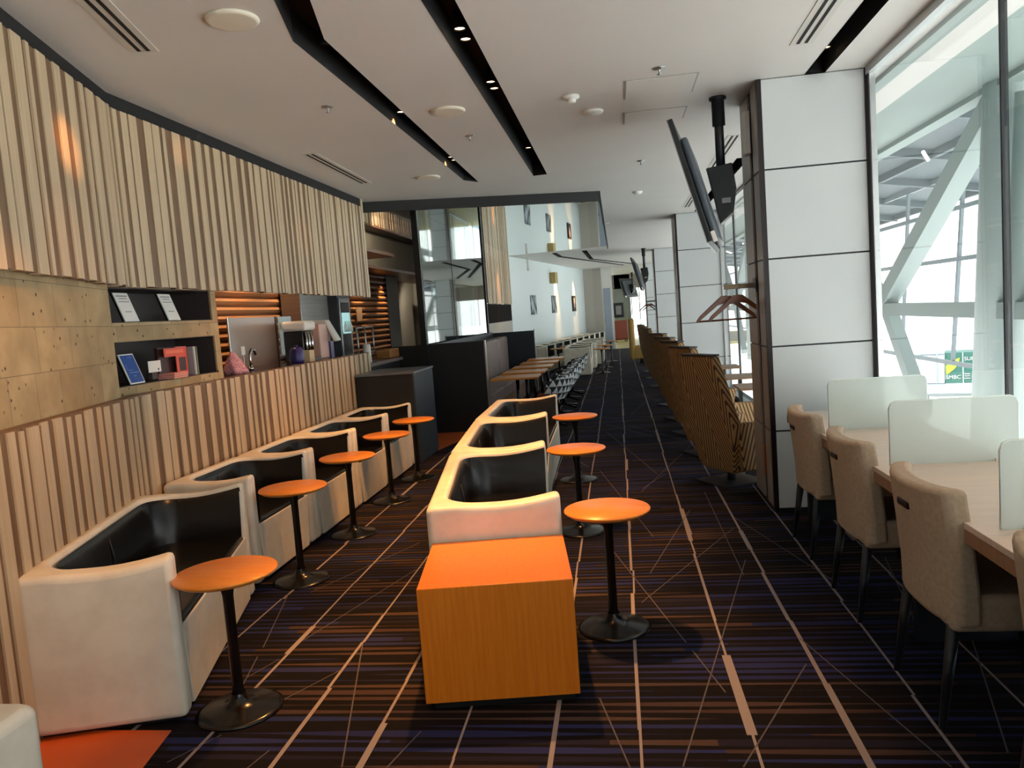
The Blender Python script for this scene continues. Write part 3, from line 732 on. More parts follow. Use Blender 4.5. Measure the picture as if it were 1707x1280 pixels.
for i in range(2):
    p = WA+dW*(.7+i*1.1)+Vector((dW.y, -dW.x))*.94
    dup(st, (p.x, p.y, 0), 0, '%s round side table of the row under the pictures' % ['first', 'second', 'third', 'fourth'][i], 'side tables along the picture wall')
# pictures
for i, (y, s_) in enumerate(((21.0, 0), (23.43, 1), (26.34, 2))):
    k = (y-WA.y)/dW.y; p = WA+dW*k
    t = thing('picture', ['grey canvas picture, left of three on the white wall', 'grey canvas picture, middle of three on the white wall', 'black canvas picture with pale oval, right of three on the white wall'][i], 'picture', (p.x, p.y, 1.72), aW)
    bxm(.0, .03, -.27, .27, -.26, .26).build('canvas', vary(mat('canvas_%d' % i, rough=.7), [(40, 44, 52), (60, 64, 72), (28, 24, 26)][i], [(170, 180, 190), (150, 156, 164), (40, 34, 36)][i], nscale=3, lo=.4, hi=.62), t)
    if i == 2: MB().lathe([(0, 0), (.09, 0), (.09, .004), (0, .004)], 24, M_=Matrix.Translation((.031, 0, .02)) @ Matrix.Rotation(PI/2, 4, 'Y') @ Matrix.Scale(1.9, 4, (1, 0, 0))).build('oval', mat('pale_pink', (214, 180, 170), .6), t)
p = WA+dW*((23.27-WA.y)/dW.y)
o = bxm(0, .18, -.16, .16, -.16, .16).build('wall_speaker', mat('tan_box', (172, 150, 96), .6), None, loc=(p.x+.0, p.y, 2.50), rotz=aW); tag(o, 'small tan box speaker high on the white picture wall', 'speaker')
o = MB().tube([(0, 0, 0), (0, 0, .33)], .035).build('pendant_tube', plastic_w, None, loc=(-2.2, 19.9, CE-.34)); tag(o, 'white tube hanging from the ceiling in front of the white wall', 'lamp')
# far end
t = thing('wingback_chair', 'red-brown armchair on the yellow floor at the far end', 'armchair', (.12, 33.2, 0), R(10))
bxm(-.28, .28, 0, .55, .12, .92).build('body', redbrown, t, bevel=.05); bxm(-.28, .28, .1, .6, .10, .45).build('seat', redbrown, t, bevel=.04)
for x in (-.22, .22):
    for y in (.06, .5): bxm(x-.02, x+.02, y-.02, y+.02, 0, .12).build('leg', black, t)
t = thing('picture', 'dark framed picture at the far end of the corridor', 'picture', (.05, 35.38, 1.35)); bxm(-.22, .22, -.03, 0, -.33, .33).build('frame', cab_navy, t); bxm(-.12, .12, -.035, -.03, -.2, .2).build('print', paper_grey, t)
o = bxm(-.25, .35, -.1, .1, 0, .28).build('flower_box', mat('violet', (120, 110, 200), .7), None, loc=(.1, 34.6, .0)); o.location = (.0, 35.0, 0)
tag(o, 'violet flower box on the far floor', 'box'); bpy.data.objects.remove(o)
# ================================================================ WING CHAIRS AND WINDOW TABLES
def wing_chair(label, loc, rotz):
    t = thing('wing_chair', label, 'chair', loc, rotz, group=None)
    tilt = Matrix(((1, 0, -.17, -.075), (0, 1, 0, 0), (0, 0, 1, 0), (0, 0, 0, 1)))
    mb = MB(); mb.prism([(-.22, .11), (.22, .11), (.34, .52), (.205, 1.06), (-.225, 1.06), (-.34, .52)], -.04, .035, 'x', tilt)
    mb.build('back', herr_m, t, bevel=.012, seg=2)
    bxm(-.30, -.215, -.22, .20, 1.062, 1.075).build('top_rail', mat('dark_grey_piping', (52, 46, 46), .6), t)
    for s_ in (-1, 1):
        mb = MB(); y = s_*.315; mb.prism([(-.10, .14), (.26, .12), (.36, .50), (-.14, .53)], min(y, y-s_*.06), max(y, y-s_*.06), 'y'); mb.build('arm', herr_m, t, bevel=.012, seg=2)
    bxm(-.10, .29, -.25, .25, .12, .34).build('seat_base', herr_m, t, bevel=.01)
    bxm(-.10, .32, -.25, .25, .34, .43).build('cushion', mat('grey_cushion', (150, 138, 132), .8), t, bevel=.03)
    MB().tube([(0, 0, .012), (0, 0, .13)], .035, 16).build('pole', cab_navy, t)
    bxm(-.21, .21, -.21, .21, 0, .012).build('base_plate', cab_navy, t, bevel=.003)
    return t
nm = ['nearest', 'second', 'third', 'fourth', 'fifth', 'sixth']
wc = None
for i, (y, x) in enumerate(((6.49, .85), (7.75, .83), (9.0, .81), (10.15, .80), (11.6, .79))):
    lb = nm[i]+' high-back chair in brown herringbone fabric along the window side'
    if wc is None: wc = wing_chair(lb, (x, y, 0), R(28))
    else: dup(wc, (x, y, 0), R(24), lb)
for i, y in enumerate((14.4, 16.0, 17.6)):
    dup(wc, (.74, y, 0), R(14), ['brown herringbone high-back chair just past the second column', 'brown herringbone high-back chair, second past the second column', 'brown herringbone high-back chair, third past the second column'][i])
t = thing('ochre_chair', 'ochre patterned high-back chair at the far end of the window row', 'chair', (.55, 20.5, 0))
bxm(-.3, -.15, -.33, .33, .1, 1.18).build('back', yel_fab, t, bevel=.06); bxm(-.2, .3, -.33, .33, .12, .45).build('seat', yel_fab, t, bevel=.04); MB().tube([(0, 0, 0), (0, 0, .13)], .05).build('pole', black, t)
wt = None
for i, y in enumerate((7.95, 9.05, 10.45)):
    lb = ['nearest', 'second', 'third'][i]+' small wooden window table behind the high-back chairs'
    if wt is None:
        wt = thing('window_table', lb, 'table', (1.33, y, 0))
        bxm(-.20, .20, -.25, .25, .60, .622).build('table_top', desk_edge, wt, bevel=.004)
        bxm(-.02, .02, -.02, .02, .01, .60).build('pole', black, wt); bxm(-.17, .17, -.17, .17, 0, .012).build('base', black, wt)
    else: dup(wt, (1.33, y, 0), 0, lb)
# ================================================================ DESK BY THE WINDOW
t = thing('window_desk', 'long pale wooden counter desk along the window', 'desk', (1.07, 0, 0))
bxm(0, .60, -.5, 5.30, .70, .722).build('worktop', desk_m, t, bevel=.002)
bxm(0, .02, -.5, 5.30, .655, .70).build('front_edge', desk_edge, t)
bxm(.56, .60, -.5, 5.30, .10, .70).build('modesty_panel', navy_leg, t)
for y in (-.4, 1.5, 3.35, 5.22): bxm(.10, .56, y, y+.04, 0, .70).build('support', navy_leg, t)
pt_ = None
for i, y in enumerate((4.52, 3.53, 2.54, 1.55)):
    lb = ['farthest frosted divider on the window desk, beside the column', 'frosted divider on the window desk, second from the column', 'frosted divider cut by the right edge of the frame', 'frosted divider on the desk nearest the camera'][i]
    if i == 3: continue
    if pt_ is None:
        pt_ = thing('desk_divider', lb, 'divider', (1.14, y, .7225))
        r_ = .03; poly = []
        for cx, cz, a0 in ((.49, .25, 0), (.03, .25, 90)):
            for k in range(7): a = R(a0+15*k); poly.append((cx+r_*math.cos(a), cz+r_*math.sin(a)))
        poly += [(0, 0), (.52, 0)]
        MB().prism(poly, -.0025, .0025, 'y').build('panel', frost_m, pt_)
        mb = MB(); mb.tube([(-.001, 0, 0), (-.001, 0, .25), (.008, 0, .272), (.03, 0, .281), (.49, 0, .281), (.512, 0, .272), (.521, 0, .25), (.521, 0, 0)], .0035, 6); mb.build('polished_edge', mat('acrylic_edge', (236, 246, 244), .2), pt_)
        for x in (.08, .44): bxm(x-.015, x+.015, -.012, .012, 0, .012).build('foot', plastic_w, pt_)
    else: dup(pt_, (1.14, y, .7225), 0, lb)
def desk_chair(label, loc, rotz=0):
    t = thing('desk_chair', label, 'chair', loc, rotz)
    rows = []; n = 12; Wd = .50
    def q(y, off): u = abs(y)/(Wd/2); return .055*u**3+off
    mb = MB()
    zb, zt = .36, .83
    outer = []; inner = []
    for z_, le in ((zb, .0), (.5, -.005), (.65, -.02), (.78, -.035), (zt, -.04)):
        sc = 1.0 if z_ < .7 else .99
        outer.append([(le+q(-Wd/2+Wd*i/n, 0), (-Wd/2+Wd*i/n)*sc, z_-(.012*(1-abs(-1+2*i/n)) if z_ > .8 else 0)) for i in range(n+1)])
        inner.append([(le+q(-Wd/2+Wd*i/n, 0)+.075, (-Wd/2+Wd*i/n)*sc, z_-(.012*(1-abs(-1+2*i/n)) if z_ > .8 else 0)) for i in range(n+1)])
    A = mb.grid(outer); B = mb.grid(inner); bm = mb.bm
    for k in range(len(A)-1):
        bm.faces.new((A[k][0], A[k+1][0], B[k+1][0], B[k][0])); bm.faces.new((A[k][-1], A[k+1][-1], B[k+1][-1], B[k][-1]))
    for i in range(n):
        bm.faces.new((A[-1][i], A[-1][i+1], B[-1][i+1], B[-1][i])); bm.faces.new((A[0][i], A[0][i+1], B[0][i+1], B[0][i]))
    mb.build('backrest', beige_fab, t, bevel=.02, seg=3)
    bxm(.03, .50, -.238, .238, .34, .465).build('seat', beige_fab, t, bevel=.025)
    mb = MB(); mb.box(-.036, -.018, -.05, .05, .715, .74); mb.build('handle', bronze, t, bevel=.004)
    for x, y in ((.05, -.20), (.05, .20), (.44, -.20), (.44, .20)):
        MB().tube([(x+(.0), y, .36), (x+(-.05 if x < .2 else .03), y*1.08, 0)], .022, 8, r2=.012).build('leg', navy_leg, t)
    return t
dc = desk_chair('beige desk chair farthest down the counter, against the white column', (1.0, 4.66, 0))
for y, lb in ((3.78, 'beige desk chair, second from the white column'), (2.88, 'beige desk chair, third from the white column'), (1.95, 'beige desk chair cut by the right edge of the frame')):
    dup(dc, (1.0, y, 0), 0, lb)
# ================================================================ TELEVISIONS
def television(label, loc, rotz):
    t = thing('television', label, 'television', loc, rotz)      # origin on the ceiling at the pole; the screen looks towards -x
    MB().tube([(0, 0, 0), (0, 0, -.52)], .032, 16).build('pole', tv_dark, t)
    mb = MB(); mb.lathe([(0, -.001), (.06, -.001), (.06, -.02), (.045, -.02), (.045, -.2), (0, -.2)], 20); mb.build('sleeve', tv_dark, t)
    T = Matrix.Translation((-.165, 0, -.64)) @ Matrix.Rotation(R(-15), 4, 'Y')
    bxm(-.035, .0, -.60, .60, -.42, .42, T).build('housing', tv_dark, t, bevel=.006)
    bxm(-.037, -.034, -.58, .58, -.40, .40, T).build('display', screen, t)
    bxm(.0, .05, -.5, .5, -.40, .30, T).build('back_cover', tv_grey, t, bevel=.02)
    bxm(-.041, -.036, -.605, -.60, -.42, .42, T)
    mb = MB(); mb.box(-.039, -.033, -.602, .602, -.425, -.41, T); mb.box(-.039, -.033, -.602, -.59, -.42, .42, T); mb.build('bezel_line', metal, t)
    mb = MB(); mb.prism([(-.10, -.50), (.08, -.48), (.10, -.64), (.07, -.82), (-.02, -.90), (-.06, -.70)], -.10, .10, 'y'); mb.build('bracket', tv_dark, t, bevel=.008)
    mb = MB(); mb.box(.0, .06, -.104, -.100, -.755, -.72); mb.build('rating_label', paper_grey, t)
    mb = MB(); mb.box(.004, .03, -.602, -.5, -.425, -.36, T); mb.build('port_label', paper, t)
    return t
tv = television('large television hanging from the ceiling beside the first white column, seen edge on', (.795, 5.83, CE), R(-9.5))
dup(tv, (.74, 20.2, CE), R(-5), 'smaller-looking television hanging farther down the corridor, edge on')
dup(tv, (.70, 34, CE), R(-30), 'farthest television hanging near the end of the corridor')
# ================================================================ COAT HANGERS ON THE COLUMNS
def rail(label, y):
    t = thing('coat_rail', label, 'coat rail', (1.0, y, 1.585))
    bxm(-.22, 0, -.012, .012, -.018, .018).build('bar', mat('rail_brass', (128, 108, 84), .35, .6), t, bevel=.003)
    bxm(-.006, 0, -.06, .06, -.05, .05).build('wall_plate', bronze, t); return t
rl_ = rail('brown metal coat rail fixed to the near white column', 5.86)
dup(rl_, (1.0, 21.05, 1.585), 0, 'brown metal coat rail fixed to the third white column, far off')
def hanger(label, loc, rotz, pitch_=0):
    t = thing('coat_hanger', label, 'coat hanger', loc, rotz)
    up = [(-.225, -.235), (-.215, -.245), (-.19, -.225), (-.06, -.125), (0, -.112), (.06, -.125), (.19, -.225), (.215, -.245), (.225, -.235), (.20, -.20), (.07, -.09), (.035, -.062), (0, -.058), (-.035, -.062), (-.07, -.09), (-.20, -.20)]
    MB().prism(up, -.011, .011, 'y').build('shoulder_bar', hanger_w, t, bevel=.004)
    MB().tube([(-.20, 0, -.235), (.20, 0, -.235)], .006, 8).build('trouser_bar', hanger_w, t)
    MB().tube([(0, 0, -.062), (0, 0, -.03), (.014, 0, -.016), (.018, 0, .004), (.008, 0, .02), (-.010, 0, .022), (-.018, 0, .008)], .0022, 6).build('hook', chrome, t); return t
h1 = hanger('dark wooden coat hanger, left of the two on the near rail', (.79, 5.874, 1.583), R(7))
h2 = dup(h1, (.872, 5.846, 1.583), R(7), 'lighter wooden coat hanger, right of the two on the near rail')
dup(h1, (.79, 21.064, 1.583), R(7), 'wooden coat hanger on the third column far off, left one'); dup(h1, (.88, 21.036, 1.583), R(7), 'wooden coat hanger on the third column far off, right one')
o = bxm(-.045, .0, -.05, .05, 0, .30).build('wall_sensor', plastic_w, None, bevel=.01, loc=(.998, 5.80, 2.50)); tag(o, 'white device high in the groove of the near column', 'sensor')
t = thing('floor_uplight', 'small copper light at the foot of the near column', 'light', (1.0, 5.78, 0)); bxm(-.006, .002, -.035, .035, .20, .42).build('plate', copper, t); 
# ================================================================ CEILING FITTINGS
def ceil_disc(name, label, cat, x, y, prof, m_, group=None):
    t = MB().lathe([(r_, -h_) for r_, h_ in prof], 40).build(name, m_, None, loc=(x, y, CE)); tag(t, label, cat, group); return t
spk = [(0, 0), (.118, 0), (.12, .006), (.112, .016), (.10, .017), (0, .017)]
for x, y, lb in ((-1.65, 3.46, 'round white ceiling speaker nearest, top left'), (-1.07, 5.38, 'round white ceiling speaker between the two black slots'), (-1.79, 7.72, 'round white ceiling speaker far left near the dark fascia')):
    ceil_disc('ceiling_speaker', lb, 'speaker', x, y, spk, mat('off_white', (226, 218, 200), .5))
ceil_disc('ceiling_disc', 'small round white ceiling plate beside the smoke detector', 'ceiling plate', -.09, 5.83, [(0, 0), (.075, 0), (.078, .006), (.07, .018), (0, .02)], plastic_w)
ceil_disc('smoke_detector', 'white cone smoke detector on the ceiling', 'detector', -.22, 5.37, [(0, 0), (.055, 0), (.055, .012), (.04, .022), (.03, .024), (.03, .04), (.02, .046), (0, .047)], plastic_w)
ceil_disc('smoke_detector', 'white smoke detector far along the ceiling right of the slots', 'detector', .34, 10.1, [(0, 0), (.06, 0), (.06, .012), (.04, .03), (0, .035)], plastic_w)
ceil_disc('ceiling_disc', 'small round plate on the ceiling near the end of the corridor', 'ceiling plate', -.11, 13.4, [(0, 0), (.06, 0), (.06, .01), (0, .02)], plastic_w)
for x, y, lb in ((-1.78, 4.97, 'small chrome sprinkler left of the left slot'), (-1.07, 6.18, 'chrome sprinkler with drop between the slots'), (.34, 4.97, 'small chrome sprinkler by the ceiling hatch'), (.32, 8.0, 'small chrome sprinkler far right of the slots')):
    ceil_disc('sprinkler', lb, 'sprinkler', x, y, [(0, 0), (.04, 0), (.04, .004), (.012, .008), (.006, .012), (.006, .035), (.014, .037), (.014, .04), (0, .041)], metal)
def vent(label, x0, y0, x1, y1, w=.13):
    t = thing('air_vent', label, 'air vent', (x0, y0, CE), math.atan2(y1-y0, x1-x0)); L_ = math.hypot(x1-x0, y1-y0)
    bxm(0, L_, -w/2, w/2, -.004, 0).build('frame', mat('vent_white', (206, 202, 194), .5), t)
    for s_ in (-1, 1): bxm(.02, L_-.02, s_*w*.17-.009, s_*w*.17+.009, -.006, -.004).build('slot_opening', slot_m, t)
vent('long linear air vent on the ceiling at the top left', -1.95, 2.6, -2.235, 3.7)
vent('linear air vent beside the board wall, farther down', -2.415, 6.19, -2.44, 7.7)
vent('linear air vent left of the right black slot', 1.12, 2.6, 1.14, 4.82)
vent('linear air vent behind the television', 1.12, 7.2, 1.13, 8.9)
vent('linear air vent near the second column', 1.12, 10.6, 1.13, 12.2)
for i, (y0, y1) in enumerate(((5.15, 5.60), (5.98, 6.35))):
    t = thing('ceiling_hatch', ['near white access hatch in the ceiling left of the television', 'far white access hatch in the ceiling left of the television'][i], 'hatch', (.365, y0, CE))
    bxm(-.235, .235, 0, y1-y0, -.003, 0).build('rim', mat('hatch_rim', (160, 160, 154), .5), t); bxm(-.222, .222, .013, y1-y0-.013, -.006, -.003).build('lid', ceil_m, t)
def downlight(x, y, label, on=True, aim=None, power=0, ang=45, col=WARM):
    t = thing('downlight', label, 'spotlight', (x, y, CE+.12), group='spotlights in the black ceiling slots')
    MB().lathe([(.028, .04), (.034, 0), (.034, -.05), (.030, -.05), (.028, -.045)], 20).build('housing', slot_m, t)
    MB().lathe([(0, -.040), (.027, -.040), (.027, -.043), (0, -.043)], 20).build('lamp', lamp_on if on else plastic_g, t)
    if power: spot((x, y, CE+.065), aim, power, ang, col)
PW = 400
lights = [
 (-.725, 4.13, (-.62, 3.15, 0), 1.0, 52, 'near pair of spotlights in the centre slot, closer one'),
 (-.725, 4.29, (-.85, 4.25, .3), .7, 60, 'near pair of spotlights in the centre slot, farther one'),
 (-.72, 5.10, (-.75, 5.4, .3), .7, 60, 'middle pair of spotlights in the centre slot, closer one'),
 (-.72, 5.25, (-1.2, 6.4, .0), .45, 60, 'middle pair of spotlights in the centre slot, farther one'),
 (-.715, 7.2, (-.9, 7.2, 0), .35, 60, 'single far spotlight in the centre slot'),
 (-1.45, 4.10, (-2.3, 3.3, .5), 0, 60, 'unlit spotlight at the bend of the left slot'),
 (-1.45, 5.56, (-2.55, 5.3, .6), .55, 60, 'spotlight halfway along the left slot'),
 (-1.45, 7.25, (-2.6, 6.9, .6), .35, 60, 'far pair of spotlights in the left slot, closer one'),
 (-1.45, 7.40, (-1.5, 7.4, 0), .25, 60, 'far pair of spotlights in the left slot, farther one')]
for x, y, aim, k, a, lb in lights: downlight(x, y, lb, k > 0, aim, PW*k, a)
downlight(1.375, 5.2, 'single spotlight in the right slot above the near column', True, (1.3, 4.1, .7), 36, 46)
downlight(1.375, 10.2, 'spotlight in the slot behind the television', True)
for x, y, lb in ((-1.45, 19.5, 'spotlight in the far left slot'), (-.70, 21.0, 'spotlight in the far right slot')): downlight(x, y, lb)
# spotlights nearer the camera in the same slots, just above the frame
spot((-1.22, 2.75, CE+.06), (-2.1, 3.05, .6), 60, 62); spot((-.73, 2.5, CE+.06), (-.6, 3.0, .3), 40, 50)
spot((-1.22, 2.75, CE+.06), (-2.62, 3.55, 2.2), 26, 34); spot((1.375, 3.0, CE+.06), (1.4, 2.9, .7), 30, 46); spot((1.375, 1.2, CE+.06), (1.3, 1.6, .7), 14, 60)
spot((-1.1, 2.2, CE-.03), (-2.45, 2.85, .9), 130, 44); spot((-1.3, 3.1, CE-.03), (-2.68, 3.5, 1.6), 34, 32, blend=1); spot((-1.3, 3.1, CE-.03), (-2.62, 3.52, 2.45), 170, 13, blend=1); spot((-1.45, 4.15, CE-.03), (-2.8, 4.9, 2.72), 45, 9, blend=1); spot((-1.45, 5.6, CE-.03), (-2.8, 6.85, 2.35), 30, 12, blend=1)
for y in (-3.5, -1.5, .6):  # added unseen spots around and behind the camera, brightening the whole room
    spot((-.73, y, CE+.06), (-.9, y, 0), 110, 90); spot((1.375, y, CE+.06), (1.3, y, 0), 50, 90)
p = WA+dW*((23.85-WA.y)/dW.y); spot((p.x+.30, p.y-.10, CE-.02), (p.x+.02, p.y, 1.9), 380, 38, (1, .55, .2), 1)
p = WA+dW*((26.5-WA.y)/dW.y); spot((p.x+.30, p.y-.10, CE-.02), (p.x+.02, p.y, 1.9), 380, 38, (1, .55, .2), 1)
spot((-2.25, 16.6, 2.9), (-2.52, 16.6, 1.9), 160, 34, blend=1)
# bar lights under the recess ceiling
def area(loc, sx_, sy_, e, rot=(0, 0, 0), col=WARM2):
    l = bpy.data.lights.new('strip', 'AREA'); l.shape = 'RECTANGLE'; l.size = sx_; l.size_y = sy_; l.energy = e; l.color = col
    o = link(bpy.data.objects.new('strip', l)); o.location = loc; o.rotation_euler = rot
for y in (5.7, 6.5, 7.3, 8.1): spot((-3.45, y, 2.29), (-3.69, y, 1.6), 30, 95, WARM2, rad=.04)
for y in (9.6, 10.8, 12.0): spot((-3.55, y, 2.26), (-3.7, y, 1.2), 26, 70, (1, .62, .25), rad=.02)
spot((-3.5, 14.3, 2.24), (-3.8, 15.4, 1.2), 45, 120, (1, .85, .7)); spot((-2.75, 9.6, 2.84), (-3.32, 12, 2.5), 60, 80, (1, .8, .6))  # added spots without a visible source, brightening the passage and its bulkhead
spot((-3.3, 7.0, 2.29), (-3.3, 7.0, 0), 10, 120, WARM2)
# ================================================================ NICHES, BAR
def leaning_card(name, label, cat, y, z_, w, h, mats, x=-3.0, parts=()):
    t = thing(name, label, cat, (x, y, z_), 0)
    T = Matrix.Rotation(R(-20), 4, 'Y')
    bxm(0, .006, -w/2, w/2, 0, h, T).build('board', mats, t)
    for nm_, m_, y0, y1, z0, z1 in parts: bxm(.006, .0075, y0, y1, z0, z1, T).build(nm_, m_, t)
    bxm(-.012, 0, -w/2-.004, w/2-.02, -.002, h+.004, T).build('stand', black, t)
    return t
cardp = [('print', paper_grey, -.05, .05, .16, .168), ('print', paper_grey, -.04, .04, .145, .15), ('print', paper_grey, -.05, .05, .125, .13), ('print', paper_grey, -.03, .03, .06, .065)]
leaning_card('menu_card', 'white printed card leaning in the upper niche, left one', 'card', 4.29, 1.626, .135, .185, paper, -2.87, cardp)
leaning_card('menu_card', 'white printed card leaning in the upper niche, right one', 'card', 4.74, 1.626, .135, .185, paper, -2.87, cardp)
leaning_card('leaflet_stand', 'blue leaflet with white border leaning in the lower niche', 'leaflet', 4.26, 1.256, .14, .19, paper, -2.86,
    [('print', blue_p, -.062, .062, .008, .182), ('heading', blue_l, .0, .05, .165, .17), ('emblem', blue_l, -.04, .0, .085, .09), ('emblem', blue_l, -.046, -.04, .09, .125), ('caption', blue_l, -.04, .05, .068, .074), ('figure', blue_l, -.01, .02, .03, .055)])
t = thing('notice_card', 'small white card with a tiny mark in the lower niche', 'card', (-2.87, 4.46, 1.31)); bxm(0, .004, -.065, .065, .0, .07).build('card', paper, t); bxm(.004, .005, .03, .042, .01, .022).build('mark', black, t); bxm(-.03, 0, -.03, .03, -.044, .02).build('stand', niche_m, t)
t = thing('magazine_rack', 'dark rack holding magazines in the lower niche', 'rack', (-2.93, 4.76, 1.256)); bxm(-.02, .0, -.16, .12, 0, .20).build('back_plate', dark_p, t); bxm(-.02, .06, -.16, .12, 0, .006).build('shelf', dark_p, t)
t = thing('magazine', 'magazine with an orange-red cover standing in the lower niche', 'magazine', (-2.90, 4.78, 1.263)); bxm(0, .006, -.03, .10, 0, .19).build('cover', red_p, t); bxm(.006, .007, -.0, .08, .03, .12).build('photo', dark_p, t); bxm(.0, .006, -.16, -.03, .13, .185).build('cover_corner', red_p, t); bxm(.006, .0068, -.14, .06, .15, .172).build('title', mat('title_orange', (232, 120, 90), .5), t)
for i, (y, m_) in enumerate(((4.90, paper_grey), (4.92, paper), (4.945, mat('green_print', (120, 140, 118), .6)))):
    o = bxm(0, .07, 0, .008, 0, .19).build('magazine', m_, None, loc=(-2.93, y, 1.256)); tag(o, ['grey magazine edge right beside the red cover', 'white magazine edge in the lower niche', 'greenish magazine edge, rightmost in the lower niche'][i], 'magazine')
t = thing('booklet_stack', 'flat pink booklets lying in front of the red magazine', 'booklets', (-2.85, 4.64, 1.256)); 
for k in range(3): bxm(-.06, .05, -.09+k*.004, .07, k*.012, k*.012+.010).build('booklet', mat('pink_print', (222, 150, 138), .6), t)
t = thing('wall_button', 'round chrome switch set in the stone wall', 'switch', (-2.655, 3.43, 1.47), aA-PI/2)
T = Matrix.Rotation(PI/2, 4, 'Y')
MB().lathe([(0, 0), (.022, 0), (.022, .012), (.012, .014), (0, .014)], 20, M_=T).build('ring', chrome, t); MB().lathe([(0, 0), (.012, 0), (.012, .008), (0, .008)], 16, M_=Matrix.Translation((0, 0, .05)) @ T).build('button', chrome, t)
# counter
t = thing('bar_counter', 'dark glossy bar counter behind the board wall', 'counter', (-3.15, 5.25, 0))
bxm(-.27, .30, 0, 3.3, 1.16, 1.195).build('worktop', bar_top, t); bxm(-.26, .25, 0, 3.3, 0, 1.16).build('body', cab_black, t)
bxm(-.22, .30, 3.31, 4.7, 1.02, 1.06).build('side_counter', mat('counter_grey', (120, 110, 108), .3), t); bxm(-.2, .26, 3.35, 4.68, 0, 1.02).build('side_body', cab_black, t)
def backpanel(): 
    t = thing('backsplash', 'grey-brown splash panel with silver edge behind the tap', 'panel', (-3.42, 6.45, 1.195)); bxm(0, .012, 0, .95, 0, .46).build('panel', mat('greige_gloss', (172, 150, 138), .18), t); bxm(.012, .018, -.01, .0, 0, .47).build('edge', chrome, t)
    bxm(0, .012, .97, 1.0, 0, .46).build('edge', bronze, t); bxm(0, .012, 1.05, 1.35, .06, .46).build('glass_panel', mat('pale_glass', (160, 182, 190), .1), t)
backpanel()
t = thing('tap', 'bent chrome tap on the bar counter', 'tap', (-3.08, 6.15, 1.195)); MB().tube([(0, 0, 0), (0, 0, .14), (.0, .03, .175), (0, .08, .17), (0, .10, .13)], .012, 10).build('spout', chrome, t); MB().lathe([(0, 0), (.022, 0), (.022, .03), (0, .03)], 16).build('base', chrome, t)
t = thing('sign_holder', 'small white tag on a thin stick by the tap', 'sign', (-3.06, 6.0, 1.195)); MB().tube([(0, 0, .0), (0, 0, .16)], .003, 6).build('stick', paper, t); bxm(-.002, .002, -.03, .03, .14, .21).build('tag', paper, t)
mb = MB(); mb.lathe([(0, 0), (.085, 0), (.082, .03), (.07, .07), (.052, .11), (.034, .14), (.02, .17), (0, .18)], 20)
for v in mb.bm.verts:
    a = math.atan2(v.co.y, v.co.x); f = 1+.16*math.sin(5*a+v.co.z*30)+.08*math.sin(9*a)
    v.co.x *= f; v.co.y *= f; v.co.y -= v.co.z*.25
check = mat('checked_pink_cloth', rough=.8); n_, l_, b_ = nodes(check)
ck = n_.new('ShaderNodeTexChecker'); ck.inputs['Scale'].default_value = 60; ck.inputs[1].default_value = (*lin((222, 168, 176)), 1); ck.inputs[2].default_value = (*lin((196, 130, 146)), 1)
tq = n_.new('ShaderNodeTexCoord'); l_.new(tq.outputs['Object'], ck.inputs[0]); l_.new(ck.outputs[0], b_.inputs['Base Color'])
o = mb.build('dish_cloth', check, None, loc=(-3.02, 5.78, 1.195)); tag(o, 'pink checked cloth heaped at the left end of the counter', 'cloth')
t = thing('kettle', 'purple enamel pot on the bar counter', 'pot', (-3.0, 6.92, 1.195)); MB().lathe([(0, 0), (.06, 0), (.065, .03), (.065, .12), (.045, .15), (0, .155)], 24).build('body', purple, t); MB().lathe([(0, .155), (.02, .155), (.02, .17), (0, .175)], 16).build('lid_knob', purple, t)
o = bxm(-.05, .05, -.06, .06, 0, .10).build('glass_box', glass_clear, None, loc=(-3.0, 6.72, 1.195)); tag(o, 'clear square container left of the purple pot', 'container')
o = bxm(-.05, .05, -.06, .06, 0, .11).build('tea_box', mat('beige_box', (196, 178, 142), .6), None, loc=(-3.0, 7.16, 1.195)); tag(o, 'small beige carton right of the purple pot', 'carton')
t = thing('coffee_machine', 'white and black coffee machine on the bar counter', 'coffee machine', (-3.12, 7.40, 1.195))
bxm(-.14, .06, -.16, .08, .0, .30).build('body', black_gloss, t, bevel=.01); bxm(-.15, .10, -.18, .10, .30, .40).build('top_cover', plastic_w, t, bevel=.03)
for k in range(3): MB().tube([(.075, -.12+k*.07, .05), (.075, -.12+k*.07, .29)], .014).build('canister', chrome, t)
bxm(-.10, .13, -.17, .09, 0, .03).build('drip_tray', plastic_g, t)
t = thing('drink_dispenser', 'pink-beige drinks dispenser with rounded spout in front of the steel fridge', 'dispenser', (-3.10, 7.78, 1.195))
bxm(-.12, .06, -.16, .12, .0, .36).build('body', mat('dusty_pink', (196, 160, 148), .4), t, bevel=.01); mb = MB(); mb.prism([(.05, .40), (-.14, .40), (-.14, .33), (.05, .33), (.12, .16), (.17, .17)], .06, .18, 'y'); mb.build('spout_cover', plastic_w, t, bevel=.015); bxm(.02, .08, .07, .16, .0, .17).build('tank', purple, t)
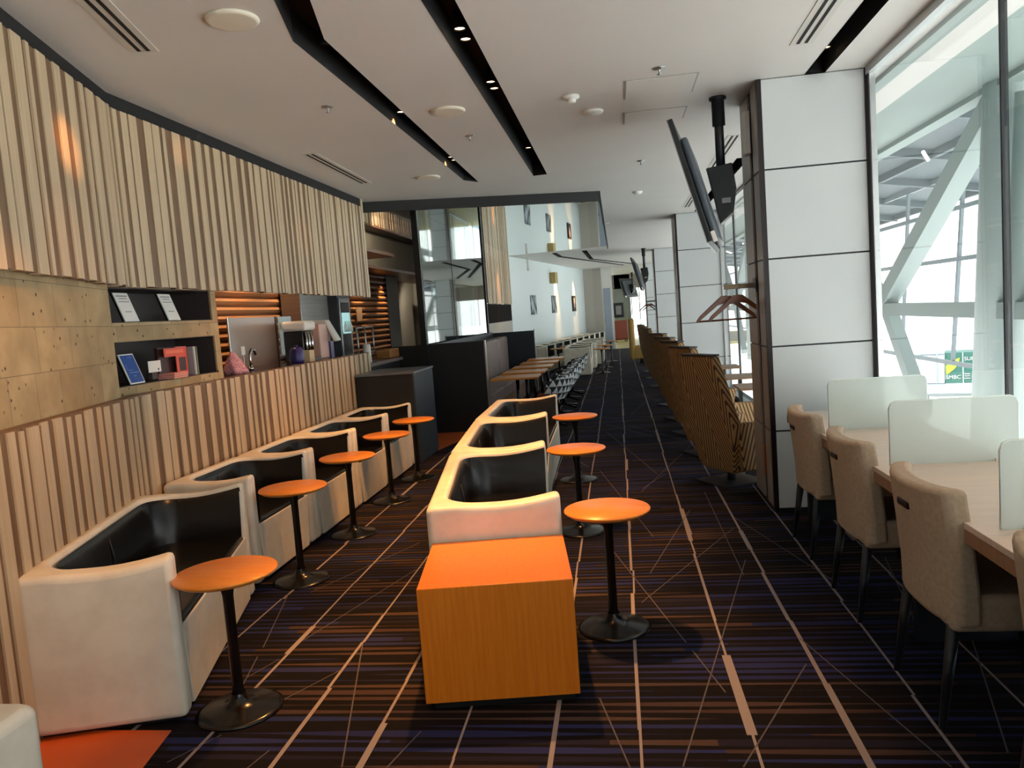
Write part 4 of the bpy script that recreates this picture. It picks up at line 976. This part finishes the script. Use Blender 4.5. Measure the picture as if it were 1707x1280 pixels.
t = thing('steel_fridge', 'tall stainless steel fridge behind the bar', 'fridge', (-3.62, 8.62, 0)); bxm(-.05, .18, -.46, .36, 0, 2.1).build('cabinet', steel, t, bevel=.01); bxm(.18, .185, -.45, .35, 1.36, 1.365).build('seam', joint_dark, t)
t = thing('display_cooler', 'narrow glass-door cooler lit inside, right of the steel fridge', 'cooler', (-3.40, 9.36, 0))
bxm(-.2, .0, -.17, .24, 0, 1.93).build('cabinet', plastic_g, t); bxm(.0, .02, -.16, .22, 1.1, 1.86).build('door_frame', metal, t, bevel=.004); bxm(.02, .024, -.11, .17, 1.42, 1.68).build('lit_window', fridge_lit, t); bxm(.02, .024, -.11, .17, 1.68, 1.81).build('header_panel', black_gloss, t); bxm(.02, .024, -.11, .17, 1.14, 1.42).build('kick_panel', black_gloss, t)
for k in range(3): MB().lathe([(0, 0), (.028, 0), (.028, .07), (.012, .10), (.012, .13), (0, .13)], 14, (.04, -.06+k*.09, 1.44)).build('bottle', mat('bottle_white', (220, 235, 232), .3), t)
o = bxm(0, .01, -.12, .12, 0, .20).build('wall_notice', mat('cream_paper', (232, 200, 170), .6), None, loc=(-3.67, 10.75, 1.57)); tag(o, 'cream notice fixed to the ribbed wall right of the cooler', 'notice')
t = thing('paper_cup_tower', 'white cylinder on the end of the counter', 'dispenser', (-2.98, 8.9, 1.06)); MB().lathe([(0, 0), (.05, 0), (.045, .22), (0, .22)], 20).build('body', plastic_w, t)
t = thing('tray_rack', 'thin metal rack frame on the counter end', 'rack', (-3.22, 9.3, 1.06))
mb = MB()
for a, b in (((0, 0), (0, .42)), ((0, .42), (.62, .42)), ((.62, .42), (.62, 0)), ((.3, .42), (.3, 0)), ((0, .1), (.62, .1))): mb.tube([(0, a[0], a[1]), (0, b[0], b[1])], .009, 6)
mb.build('frame', metal, t); bxm(-.1, .1, .02, .6, 0, .02).build('base', walnut, t)
o = bxm(-.1, .1, -.2, .2, 0, .12).build('bread_box', mat('amber_wood', (150, 100, 52), .5), None, loc=(-3.15, 10.05, 1.06), bevel=.02); tag(o, 'amber wooden box at the end of the counter', 'box'); o.location = (-2.98, 9.72, 1.062);
